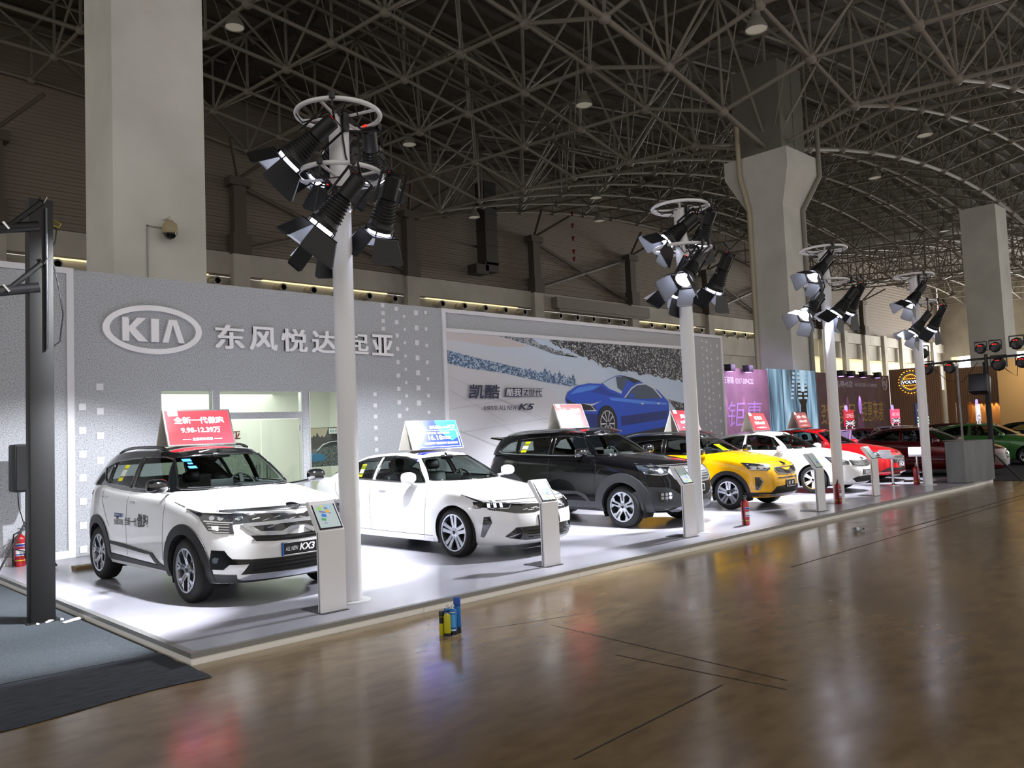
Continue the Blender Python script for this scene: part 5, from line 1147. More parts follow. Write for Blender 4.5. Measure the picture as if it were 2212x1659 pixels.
# cross wall at the far end with daylight windows
ew2 = M()
for y0, y1, z0, z1 in ((-10, YH, 10.8, 24), (-10, YH, 0, 3.6), (43.8, YH, 3.6, 10.8), (36.0, 39.0, 3.6, 10.8), (30, 31.5, 3.6, 10.8), (24, 25.5, 3.6, 10.8), (16, 17.5, 3.6, 10.8), (8, 9.5, 3.6, 10.8)): ew2.box((XR+.2, (y0+y1)/2, (z0+z1)/2), (.4, y1-y0, z1-z0))
ew2.build('wall_end', conc, kind='structure')
day = mat('daylight_window', 'ffffff', .5, 0, 0, 'f2f6ff', 3.2); day2 = mat('pale_wall_glow', 'f0e8c8', .6, 0, 0, 'f5ecd0', .55)  # second one is a strip of pale wall, its brightness put in as emission
k = 0
for y0, y1, m in ((42.7, 43.8, day2), (39.0, 42.7, day), (31.5, 36.0, day), (25.5, 30, day), (17.5, 24, day), (9.5, 16, day), (0, 8, day)):
    k += 1; M().box((XR+.5, (y0+y1)/2, 7.2), (.1, y1-y0, 7.2)).build('window_%d' % k, m, kind='structure')
# --- white concrete columns
wc = noise_col(mat('column_white', 'd6d5d0', .75), .6, 'c9c8c2', 'dddcd7', .3, .7, 6)[0]
def pillar(name, x, y, w, z1, label=None):
    q = M().box((x+w/2, y+w*.45, z1/2-.05), (w, w*.9, z1+.1)); return q.build(name, wc, kind='structure')
pillar('column_left', 5.86, 18, 2.0, 22); pillar('column_right', 58.6, 15.3, 2.34, 15.2)
q = M(); cx0, cy0 = 34.15, 17.75
def sq(h, z): return [(cx0+a*h, cy0+b*h, z) for a, b in ((-1, -1), (1, -1), (1, 1), (-1, 1))]
L = [(.88, -.1), (.88, 11.3), (1.52, 12.75), (1.52, 13.55)]
q.add([p for h, z in L for p in sq(h, z)], [(4*i+j, 4*i+(j+1) % 4, 4*i+4+(j+1) % 4, 4*i+4+j) for i in range(3) for j in range(4)]+[(12, 13, 14, 15)])
colm = q.build('column_centre', wc, kind='structure')
M().box((cx0, cy0, 15.6), (2.2, 2.2, 4.2)).box((cx0+.1, cy0-1.11, 15.6), (.08, .03, 4.2), 0).build('column_head', mat('column_head', '77756f', .8), colm)
dp = mat('downpipe', '8d8a80', .5)
M().tube([(33.15, 18.45, 0), (33.15, 18.45, 11.2), (32.5, 18.45, 12.7), (32.5, 18.45, 15)], .11, 8).build('downpipe', mat('downpipe_cream', 'b5ab92', .5), colm, smooth=60)
M().tube([(34.95, 16.78, 0), (34.95, 16.78, 11.2), (35.45, 16.14, 12.7), (35.45, 16.14, 15)], .11, 8).build('downpipe', dp, colm, smooth=60)
M().box((6.55, 17.985, 5.3), (.03, .03, 2.5)).box((6.7, 17.985, 6.53), (.32, .03, .03)).build('conduit', mat('conduit_grey', 'a5a49f', .6), bpy.data.objects['column_left'])
cc = empty('dome_camera', 'beige dome security camera on the big white column at left', 'camera', (6.95, 17.75, 6.45))
M().lathe([(.0, .20), (.06, .20), (.08, .17), (.14, .13), (.165, .02), (.165, -.06), (.15, -.09)], 24).build('housing', mat('camera_beige', 'a89b78', .5), cc, smooth=40)
M().lathe([(.14, -.08), (.13, -.14), (.08, -.20), (0, -.225)], 24).build('dome', GLOSS, cc, smooth=60)
M().tube([(0, 0, .2), (0, .02, .27), (-.02, .25, .27)], .03, 8).build('bracket', mat('camera_white', 'c9c6bd', .5), cc, smooth=60)
# --- high-bay lamps hung from the roof
hb = None; shade = mat('lamp_shade', '8d8a82', .5, .2); disc = mat('lamp_disc', 'c9c6bc', .5, 0, 0, 'fff6e0', .10)
HB = [((13.82, 28.73, 17.6), 'high-bay lamp nearest the left column top'), ((25.95, 33.93, 17.2), 'high-bay lamp right of the nearest lamp pole'), ((26.35, 22.1, 15.6), 'high-bay lamp under the trusses in the middle of the roof'),
      ((39.14, 32.2, 16.2), 'small high-bay lamp above the second lamp pole, to its left'), ((23.88, 12.64, 14.4), 'largest high-bay lamp above the flared column'), ((41.47, 13.56, 15.2), 'high-bay lamp among the trusses right of the flared column'),
      ((48.88, 31.81, 16.4), 'high-bay lamp behind the second lamp pole ring'), ((34.4, 38.41, 15.6), 'high-bay lamp beside the vent duct on the rear wall'), ((41.28, 33.78, 15.4), 'dim high-bay lamp in front of the rear cladding'),
      ((48.52, 18.77, 15.8), 'high-bay lamp above the third lamp pole to the right'), ((68.14, 21.38, 16.0), 'bright flat high-bay lamp left of the far right column'), ((98.79, 30.64, 15.0), 'small high-bay lamp beside the far right column low in view')]
for P, lab in HB:
    if hb is None:
        hb = empty('highbay_lamp', 'grey '+lab, 'lamp', P, group='high-bay roof lamps')
        M().lathe([(.06, .62), (.14, .60), (.16, .42), (.22, .36), (.34, .12), (.37, 0), (.36, 0), (.30, .15)], 20).build('shade', shade, hb, smooth=40)
        M().lathe([(.34, .03), (0, .03)], 20).build('lens', disc, hb); M().tube([(0, 0, .6), (0, 0, 2.2)], .015, 5).build('hanger', BLK, hb)
    else: c = copy_tree(hb); c.location = P; c['label'] = 'grey '+lab
for k in range(5):
    M().lathe([(.0, .18), (.1, .12), (.12, 0), (.08, -.14), (0, -.2)], 10).build('hanging_float', mat('float_red', '7a1414', .5), loc=(43.41, 38, (17.19, 16.35, 15.41, 14.47, 13.93)[k]), label='small red hanging marker, %s of the vertical string before the rear cladding' % ('topmost', 'second from the top', 'third from the top', 'second from the bottom', 'lowest')[k], category='marker', group='red markers on a vertical string')
# ---------------------------------------------------------------- lamp poles and their spotlights
polem = mat('pole_white', 'dedfe4', .35); lampk = mat('lamp_black', '15161a', .5); doork = mat('barn_door_black', '1a1b1f', .45, .3)
doori = mat('barn_door_inner', '8b8f96', .4, .5); lensm = mat('spot_lens', 'ffffff', .3, 0, 0, 'e6e8ff', 12); redl = mat('red_display', '3a0505', .4, 0, 0, 'ff2a20', 1.2)
RH = .45
ORD = ('nearest', 'second', 'third', 'farthest')
def make_pole():
    e = empty('lamp_pole', 'x', 'lamp pole')
    M().lathe([(0, 0), (.20, 0), (.20, .012), (.115, .016)], 32).build('base_plate', polem, e, smooth=30)
    M().lathe([(.108, .01), (.108, 5.20), (.10, 5.22), (0, 5.22)], 32).build('shaft', polem, e, smooth=40)
    for z in (5.24, 4.56):
        r = M().tube([(RH*cos(2*PI*i/48), RH*sin(2*PI*i/48), z) for i in range(48)], .026, 10, closed=True).build('light_ring', polem, e, smooth=60)
        for k in range(4):
            a = PI/2*k+.55; M().tube([(.1*cos(a), .1*sin(a), z-.03), (RH*cos(a), RH*sin(a), z)], .017, 8).build('ring_arm', polem, r, smooth=60)
    q = M()
    q.tube([(-.02, -RH, 5.24), (-.03, -.2, 5.30), (-.05, -.118, 5.2), (-.03, -.122, 4.95), (.0, -.122, 4.75), (.04, -.14, 4.6), (0, -.4, 4.56), (0, -RH, 4.56)], .010, 6)
    for k in range(7):
        a = .9*k; z = 5.21 if k % 2 else 4.53; q.tube([(RH*cos(a), RH*sin(a), z), (.4*cos(a+.2), .4*sin(a+.2), z-.12), (.25*cos(a+.5), .25*sin(a+.5), z-.06), (.12*cos(a+.6), .12*sin(a+.6), z-.02)], .008, 5)
    q.box((0, -.135, 5.12), (.07, .04, .20))
    q.build('cable', BLK, e, smooth=60)
    return e
POLES = [(4.78, 7.50), (11.14, 7.42), (16.42, 7.50), (21.54, 7.56)]
p0 = make_pole()
for i, (x, y) in enumerate(POLES):
    e = p0 if i == 0 else copy_tree(p0); e.location = (x, y, 0); e['label'] = 'white lamp pole with two hoops of spotlights, %s of the four' % ORD[i]; e['group'] = 'white lamp poles along the platform edge'
LAMP0 = [None]
def spot(lens, d, ringz, label, power, cone=54):
    """the lamp points along -Z of its own frame; lens at the origin"""
    d = Vector(d); d.y += .16; d.normalize(); q = Vector((0, 0, -1)).rotation_difference(d)
    if LAMP0[0] is None:
        e = empty('spotlight', 'x', 'spotlight')
        prof = [(0, .62), (.06, .62), (.085, .60), (.088, .36), (.07, .35)]
        M().lathe(prof, 20).build('lamp_tube', lampk, e, smooth=40)
        rp = [(.06, .36)]
        for k in range(7): z = .34-.035*k; rp += [(.085+.007*k, z), (.10+.007*k, z-.006), (.10+.007*k, z-.016), (.085+.007*k, z-.02)]
        rp += [(.135, .07), (.15, .05), (.15, .0), (.125, .0)]
        M().lathe(rp, 20).build('cooling_fins', lampk, e, smooth=30)
        M().lathe([(.122, .004), (.126, -.004), (.126, -.036), (.0, -.040)], 24).build('lens', lensm, e)
        b = M(); b.box((0, .15, -.045), (.32, .02, .012)).box((0, -.15, -.045), (.32, .02, .012)).box((.15, 0, -.045), (.02, .32, .012)).box((-.15, 0, -.045), (.02, .32, .012))
        for sx_, sy_ in ((1, 1), (1, -1), (-1, 1), (-1, -1)): b.box((.11*sx_, .11*sy_, -.02), (.012, .012, .06)); b.build('door_frame', lampk, e)
        for k in range(4):
            w0, w1, l, t = .145, .21 if k % 2 == 0 else .15, .25, .006
            b = M().add([(s*w, .16+u, -v) for w, u, v in ((w0, 0, .05), (w1, .13, l+.02), (w1-.03, .15, l+.04)) for s in (-1, 1)], [(0, 1, 3, 2), (2, 3, 5, 4)])
            n = len(b.v); b.add([(x, y+.006, z) for x, y, z in b.v], [(1, 0, 2, 3), (3, 2, 4, 5)], 1)
            b.xf(Matrix.Rotation(PI/2*k, 4, 'Z')).build('barn_door', [doori, doork], e, fix=False)
        b = M()
        for s in (-1, 1): b.box((s*.15, 0, .30), (.01, .04, .04))
        b.build('pivot', CHROME, e); M().box((0, .075, .625), (.05, .015, .02)).build('display', redl, e)
        b = M()
        for s in (-1, 1): b.box((s*.16, 0, .46), (.012, .035, .34))
        b.box((0, 0, .63), (.33, .035, .012)); b.build('yoke', lampk, e)
        LAMP0[0] = e
    else: e = copy_tree(LAMP0[0])
    e.rotation_mode = 'QUATERNION'; e.rotation_quaternion = q; e.location = lens
    e['label'] = label; e['group'] = 'barn-door spotlights on the lamp poles'
    top = Vector(lens)-d*.63
    # hanger from the hoop to the yoke
    hq = M(); pxy = min(POLES, key=lambda p: (p[0]-lens[0])**2+(p[1]-lens[1])**2); v = Vector((top.x-pxy[0], top.y-pxy[1])); v = v.normalized() if v.length > .05 else Vector((0, -1))
    rp_ = Vector((pxy[0]+v.x*.53, pxy[1]+v.y*.53, ringz)); inv = (Matrix.Translation(lens) @ q.to_matrix().to_4x4()).inverted()
    hq.tube([rp_, Vector((rp_.x, rp_.y, max(top.z+.08, ringz-.3))), top], .012, 6); hq.box(rp_, (.045, .045, .07)); hq.xf(inv).build('clamp', lampk, e)
    l = bpy.data.lights.new('spot', 'SPOT'); l.energy = power; l.spot_size = rad(cone); l.spot_blend = .45; l.shadow_soft_size = .09; l.color = (.93, .95, 1.0)
    lo = bpy.data.objects.new('lamp_light', l); COL.objects.link(lo); lo.parent = e; lo.location = (0, 0, -.06)
    return e
U, LW = 5.24, 4.56
SP = [
 ((4.24, 7.60, 4.66), (-.52, .50, -.66), U, 'lit spotlight on the nearest pole, leftmost on the upper hoop', 1.0), ((4.82, 7.95, 4.66), (-.15, .62, -.75), U, 'spotlight behind the shaft of the nearest pole, middle of the upper hoop', 1.1),
 ((5.50, 7.90, 4.80), (.55, .5, -.70), U, 'spotlight on the nearest pole, right of the shaft on the upper hoop', 1.0), ((4.27, 7.05, 3.84), (-.45, .34, -.80), LW, 'large spotlight crossing in front of the nearest pole under the lower hoop', .8),
 ((5.14, 7.30, 3.98), (.05, .42, -.90), LW, 'spotlight hanging right of the nearest pole under the lower hoop', .9), ((4.68, 7.72, 3.86), (.12, .42, -.90), LW, 'spotlight low behind the nearest pole, left of the shaft', .8),
 ((10.84, 7.50, 4.67), (-.55, .45, -.66), U, 'spotlight on the second pole, left on the upper hoop', 1.0), ((12.05, 7.65, 4.86), (.35, .55, -.80), U, 'spotlight with red display on the second pole, right of the shaft on the upper hoop', 1.0),
 ((11.02, 7.60, 3.86), (-.1, .45, -.9), LW, 'spotlight on the second pole, lowest left under the lower hoop', .8), ((10.66, 7.10, 3.97), (-.62, -.10, -.62), LW, 'spotlight on the second pole facing out with its lens and white doors showing', .35),
 ((11.71, 7.22, 3.92), (.05, .40, -.92), LW, 'spotlight on the second pole, right under the lower hoop', .9),
 ((15.72, 7.40, 4.60), (-.62, .10, -.62), U, 'spotlight on the third pole, upper left with lens showing', .9), ((15.45, 7.5, 3.80), (-.60, .10, -.66), LW, 'spotlight on the third pole, lower left with open grey doors', .8),
 ((16.30, 7.25, 3.86), (-.30, .42, -.80), LW, 'spotlight on the third pole, right below the lower hoop in the middle', .8), ((17.0, 7.30, 3.97), (.1, .45, -.9), LW, 'spotlight on the third pole, right under the lower hoop', .9),
 ((20.85, 7.45, 4.46), (-.50, .25, -.72), U, 'spotlight on the farthest pole, upper left with lens showing', .9), ((20.95, 7.45, 3.74), (-.35, .40, -.80), LW, 'spotlight on the farthest pole, lowest left', .8),
 ((21.70, 7.25, 3.88), (.15, .42, -.88), LW, 'spotlight on the farthest pole, right under the lower hoop', .9)]
for L_, d, z, lab, pw in SP: spot(L_, d, z, lab, SPOT_W*pw)
# ---------------------------------------------------------------- information kiosks
kw = mat('kiosk_white', 'e4e4e8', .4); tiles = ['d7a9b4', '8cc152', 'c7c47a', '5d8296', '8fb8d8', 'd9a520', '6f6a94', '1473c8', 'c9b5c4', '3f9a5c', '9a9ab4']
TM = [mat('tile_%s' % n, c, .4, 0, 0, c, .25) for n, c in zip(('pink', 'green', 'olive', 'slate', 'sky', 'gold', 'violet', 'blue', 'mauve', 'emerald', 'grey'), tiles)]
scr = mat('screen_pale', 'b9c8cb', .25, 0, 0, 'b9c8cb', .12); bez = mat('screen_bezel', '14141f', .2, 0, 1)
TILE = [(.02, .97, .12, .06, 0), (.17, .88, .17, .13, 1), (.34, .95, .16, .07, 2), (.50, .87, .16, .10, 3), (.62, .93, .20, .11, 4), (.53, .74, .16, .11, 5), (.20, .70, .30, .06, 6), (.26, .58, .22, .13, 7), (.48, .55, .13, .08, 8), (.20, .40, .20, .10, 9), (.27, .24, .13, .08, 10), (.66, .62, .08, .04, 3), (.78, .74, .03, .02, 10)]
def make_kiosk(flip=False):
    e = empty('information_kiosk', 'x', 'kiosk'); w = .145; kz = .80; dy, dz = .20, .275
    M().box((0, .17, .004), (.30, .42, .008)).build('foot_plate', mat('kiosk_foot', '4a4a4f', .35, .5), e)
    q = M().prism([(0, .008), (.055, .008), (.055, kz-.02), (.055+dy, kz+dz-.02), (.055+dy-.02, kz+dz+.01), (dy-.005, kz+dz+.01), (0, kz)], -w, w, 'x'); q.build('stand', kw, e, smooth=30)
    q = M().box((-w-.002, .03, .4), (.003, .012, .78)); q.build('side_groove', mat('groove', '6c6c70', .5), e)
    fr_ = frame((-w, -.001, kz), (1, 0, 0), (0, dy, dz)); L_ = math.hypot(dy, dz); sc_ = empty('screen', parent=e)
    M().box((w, L_*.5, .004), (2*w*.90, L_*.90, .008)).xf(fr_).build('bezel', bez, sc_)
    M().box((w, L_*.5, .009), (2*w*.80, L_*.80, .003)).xf(fr_).build('display', scr, sc_)
    q = M(); x0, y0, W_, H_ = w-w*.8, L_*.1, 2*w*.8, L_*.8
    for i, (a, b, c, d, k) in enumerate(TILE):
        if flip: a = 1-a-c; b = 1-b+d*.2
        b = min(b, .99); c2 = W_*c; d2 = H_*d; cx = x0+W_*(a+c/2); cy = y0+H_*(b-d/2)
        q.box((cx, cy, .0108+.0002*i), (c2, d2, .0006), k, rot=RZ(-.28))
    q.xf(fr_).build('tiles', TM, sc_); return e
k1, k2 = make_kiosk(), make_kiosk(True)
KP = [(4.37, 7.19, 'white information kiosk in front of the white compact SUV'), (7.56, 7.21, 'white information kiosk in front of the long white sedan'), (10.66, 7.21, 'white information kiosk in front of the black SUV'), (14.84, 7.11, 'white information kiosk before the compact white sedan, beyond the yellow crossover'), (18.22, 7.46, 'white information kiosk next to the third lamp pole, nearest the red sedan')]
used = set()
for i, (x, y, lab) in enumerate(KP):
    src = k1 if i in (0, ) else k2; e = src if src.name not in used else copy_tree(src); used.add(src.name)
    e.location = (x, y, 0); e['label'] = lab; e['group'] = 'information kiosks along the platform edge'
# ---------------------------------------------------------------- fire extinguishers
exr = mat('extinguisher_red', 'a5121a', .3, 0, .6)
def make_ext():
    e = empty('fire_extinguisher', 'x', 'fire extinguisher')
    M().lathe([(0, .0), (.06, 0), (.066, .012), (.066, .35), (.058, .385), (.03, .41), (.022, .42), (0, .42)], 24).build('cylinder', exr, e, smooth=40)
    M().lathe([(.02, .41), (.024, .43), (.02, .45), (0, .45)], 12).box((.02, 0, .46), (.09, .02, .018), rot=RY(-.25)).box((.025, 0, .485), (.10, .02, .012), rot=RY(.1)).build('valve', mat('valve_metal', '6b6e72', .35, .8), e, smooth=40)
    M().tube([(-.02, 0, .44), (-.07, 0, .42), (-.085, 0, .30), (-.085, -.01, .12), (-.08, -.02, .03)], .010, 8).tube([(-.082, -.015, .10), (-.08, -.02, .01)], .016, 8).build('hose', RUBBER, e, smooth=60)
    n = 12; q = M()
    for (z0, z1, m) in ((.14, .30, 0), (.265, .292, 1), (.225, .26, 2), (.150, .165, 1)):
        r = .0665+(.0006 if m else 0); A = [rad(-150+100*i/n) for i in range(n+1)]
        q.add([(r*cos(a), r*sin(a), z) for a in A for z in (z0, z1)], [(2*i, 2*i+2, 2*i+3, 2*i+1) for i in range(n)], m)
    q.build('paper_label', [mat('label_white', 'e2dfe0', .5), mat('label_blue', '1d3f94', .5), mat('label_red', 'b02a4a', .5)], e, smooth=60, fix=False)
    M().lathe([(.067, .075), (.0675, .08), (.067, .088)], 20).build('strap', mat('strap_yellow', 'b9b52a', .5), e, smooth=40)
    return e
x0 = make_ext()
for i, (x, y, r, s, lab) in enumerate(((12.35, 7.27, 0, 1.0, 'red fire extinguisher on the platform between the second lamp pole and the yellow crossover'), (16.2, 7.42, .3, 1.0, 'red fire extinguisher at the foot of the third lamp pole'), (21.42, 7.78, .5, 1.1, 'red fire extinguisher at the foot of the farthest lamp pole beside the bar stools'), (3.22, 14.15, 0, 1.15, 'red fire extinguisher against the wall behind the black speaker tripod'), (3.42, 14.22, .6, 1.15, 'red fire extinguisher half hidden by the black truss post'))):
    e = x0 if i == 0 else copy_tree(x0); e.location = (x, y, 0); e.rotation_euler = (0, 0, r); e.scale = (s, s, s); e['label'] = lab; e['group'] = 'red fire extinguishers'
# ---------------------------------------------------------------- spray cans on the hall floor
def can(x, y, r, h, body, foot, cap, label, low=.0, rz=0):
    e = empty('spray_can', label, 'spray can', (x, y, FLZ), rz, 'spray cans standing on the hall floor')
    M().lathe([(0, 0), (r*.95, 0), (r, .004), (r, h*.86), (r*.9, h*.9), (r*.62, h*.94)], 24).build('can_body', body, e, smooth=40)
    if foot is not None: M().lathe([(r*1.004, .004), (r*1.004, h*.16)], 24).build('foot_band', foot, e, smooth=40)
    M().lathe([(r*.97, -.0), (r*1.02, .002), (r*1.02, .006)], 24).build('rim', CHROME, e, smooth=40)
    if cap[0] == 'cap': M().lathe([(r*.9, h*.82), (r*1.0, h*.83), (r*1.0, h*1.05), (r*.92, h*1.07), (0, h*1.07)], 24).build('cap', cap[1], e, smooth=40)
    else:
        M().lathe([(r*.62, h*.93), (r*.6, h*.95), (r*.2, h*.96), (r*.16, h*1.0), (0, h*1.0)], 16).build('valve_cup', CHROME, e, smooth=40)
        M().box((r*.1, 0, h*1.02), (r*.7, r*.35, h*.06), rot=RY(-.5)).build('nozzle', cap[1], e)
    q = M(); n = 10
    for z0, z1, m in cap[2]:
        A = [rad(-190+100*i/n) for i in range(n+1)]; q.add([(r*1.006*cos(a), r*1.006*sin(a), z) for a in A for z in (h*z0, h*z1)], [(2*i, 2*i+2, 2*i+3, 2*i+1) for i in range(n)], m)
    if q.v: q.build('print', [mat('can_print_pale', 'd8e4ea', .5), mat('can_print_black', '14161c', .4), mat('can_print_blue', '4ea2e6', .4)], e, smooth=60, fix=False)
cy = mat('can_yellow', 'b9b41a', .35); cb = mat('can_blue', '1768b4', .35); ck = mat('can_black', '12141a', .35); cd = mat('can_cap_blue', '0f46a4', .4)
can(4.672, 5.872, .024, .205, cy, None, ('cap', ck, [(.55, .82, 1)]), 'slim yellow spray can with black cap, leftmost of the cluster')
can(4.683, 5.805, .031, .215, cy, ck, ('noz', ck, [(.0, .12, 1)]), 'wide yellow spray can with white rim at the front of the cluster')
can(4.735, 5.868, .032, .25, cb, ck, ('noz', mat('nozzle_white', 'd5d5d5', .5), [(.7, .8, 0)]), 'blue spray can with white nozzle at the back of the cluster')
can(4.747, 5.800, .034, .255, cb, ck, ('noz', mat('nozzle_white', 'd5d5d5', .5), [(.80, .83, 0), (.30, .74, 2), (.18, .23, 0)]), 'blue spray can with barcode and white nozzle at the front of the cluster')
can(4.815, 5.820, .033, .30, cb, ck, ('cap', cd, [(.0, .22, 1)]), 'tallest blue spray can with dark blue cap, rightmost of the cluster')
e = empty('plastic_bottle', 'clear empty plastic bottle lying on the brown floor before the platform', 'bottle', (13.0, 5.75, FLZ+.034), rad(-25))
bt = glass('bottle_plastic', 'e8eef0', .9)
M().lathe([(0, .0), (.026, 0), (.032, .01), (.032, .14), (.028, .155), (.014, .19), (.0125, .205)], 20, rot=RY(PI/2)).build('bottle_wall', bt, e, smooth=40)
M().lathe([(0, .222), (.015, .222), (.015, .20)], 16, rot=RY(PI/2)).build('bottle_cap', mat('cap_navy', '28304a', .4), e); M().lathe([(.0325, .05), (.0325, .11)], 20, rot=RY(PI/2)).build('bottle_label', mat('bottle_label', 'c9cfd6', .5), e)
# ---------------------------------------------------------------- left side: truss post, speaker, carpets
tk = mat('truss_black', '0d0d0f', .55, 0)
tp = empty('truss_post', 'tall black square post with two arms standing on the dark carpet', 'post', (2.44, 9.86, FLZ), rad(-3))
M().rbox((0, 0, 2.27), (.235, .22, 4.54), .012).build('post', tk, tp, smooth=40); M().box((.0, 0, .01), (.32, .30, .02)).build('foot_plate', tk, tp)
M().tube([(.045, -.135, 4.44), (.045, -.135, 2.9)], .014, 10).build('rod', mat('rod_steel', '55585c', .3, .9), tp, smooth=60)
for z in (4.22, 3.55):
    a = M().tube([(-.02, -.10, z+.02), (-.45, -.06, z-.06), (-1.6, .05, z-.28)], .055, 10); a.tube([(-.0, -.12, z+.28), (-.28, -.1, z+.0), (-.42, -.08, z-.04)], .028, 8); a.build('arm', tk, tp, smooth=60)
    M().tube([(-.02, -.125, z+.33), (.02, -.14, z+.27), (.05, -.14, z+.34)], .012, 6).tube([(-.35, -.1, z+.02), (-.30, -.14, z-.06)], .014, 6).build('coupler', CHROME, tp, smooth=60)
q = M().tube([(.12, -.02, 4.30), (.16, -.06, 4.24), (.15, -.04, 4.10), (.11, 0, 4.0), (.18, -.05, 3.6), (.22, -.05, 3.3), (.19, -.03, 3.0), (.10, -.02, 2.92)], .008, 6)
q.build('cable', BLK, tp, smooth=60); M().tube([(.12, -.04, 4.34), (.2, -.08, 4.30), (.18, -.08, 4.26), (.11, -.06, 4.28)], .008, 6).build('yellow_cable', mat('cable_yellow', 'a59a1e', .5), tp, smooth=60)
sp_ = empty('loudspeaker', 'black loudspeaker on a tripod stand beside the black truss post', 'speaker', (3.22, 13.75, 0))
M().rbox((0, 0, 1.48), (.40, .36, .70), .03).build('cabinet', mat('speaker_black', '0e0e10', .6), sp_, smooth=40); M().box((.0, -.185, 1.48), (.34, .012, .64)).build('front_grille', mat('speaker_grille', '19191b', .8), sp_)
M().tube([(0, 0, .25), (0, 0, 1.15)], .02, 10).build('stand_pole', BLK, sp_, smooth=60)
for a in (rad(200), rad(320), rad(80)): M().tube([(0, 0, .72), (.42*cos(a), .42*sin(a), .02)], .014, 8).tube([(0, 0, .25), (.24*cos(a), .24*sin(a), .32)], .009, 6).build('stand_leg', BLK, sp_, smooth=60)
M().tube([(-.1, .1, 1.2), (-.09, .05, .9), (-.02, .02, .6)], .007, 6).build('cable', BLK, sp_, smooth=60)
carp = noise_col(mat('carpet_grey_blue', '363c42', .95), 60, '2e343a', '3f464c', .35, .65, 3)[0]; carp2 = noise_col(mat('carpet_navy', '2b3038', .95), 8, '22262e', '343a44', .3, .7, 5, stretch=(1, 3, 1), bump=.4)[0]
M().prism([(-12, 7.50), (1.2, 7.49), (2.6, 7.40), (2.75, 7.46), (2.755, 10.4), (2.74, 16.6), (-12, 16.6)], FLZ, FLZ+.012).build('carpet', carp, label='large grey-blue carpet left of the display platform under the truss post', category='carpet')
q = M(); n1, n2 = 40, 8
def edge(t): return (-6+t*8.74)
q.add([(edge(i/n1), (6.28+.12*sin(i*.7)*.5 if j == 0 else 6.28+(7.5-.03*i/n1-6.28)*j/n2), FLZ+.006+(.012*abs(sin(i*.9+j)) if 0 < j < n2 else 0)) for j in range(n2+1) for i in range(n1+1)], [(j*(n1+1)+i, j*(n1+1)+i+1, (j+1)*(n1+1)+i+1, (j+1)*(n1+1)+i) for j in range(n2) for i in range(n1)])
q.build('carpet', carp2, smooth=60, label='crumpled dark navy carpet strip at the bottom left before the grey-blue carpet', category='carpet')
pw_ = mat('paper_white', 'c9c9c8', .7)
for i, (x, y, a, l, w_, lab) in enumerate(((2.70, 9.55, .3, .30, .06, 'white plastic strip lying between truss post and platform'), (2.60, 9.70, 1.2, .07, .03, 'white scrap at the right foot of the truss post'), (2.48, 9.70, .4, .09, .03, 'thin white scrap before the middle of the truss post'), (2.36, 9.66, .9, .03, .03, 'tiny white scrap at the left foot of the truss post'))):
    q = M().add([(-l/2, -w_/2, .0), (l/2, -w_/2*.6, .008), (l/2, w_/2*.7, .012), (0, w_/2, .02), (-l/2, w_/2, .004)], [(0, 1, 2, 3, 4)]); n = len(q.v)
    q.add([(x_, y_, z-.002) for x_, y_, z in q.v[:5]], [(4, 3, 2, 1, 0)]); o = q.build('paper_scrap', pw_, loc=(x, y, FLZ+.016), label=lab, category='litter'); o.rotation_euler.z = a; o['group'] = 'white scraps on the carpet'
M().box((0, 0, .025), (.62, .22, .05)).build('wheel_plank', mat('plank_wood', '8a744e', .7), loc=(3.92, 12.9, 0), label='flat wooden plank on the platform behind the nearest SUV', category='plank')
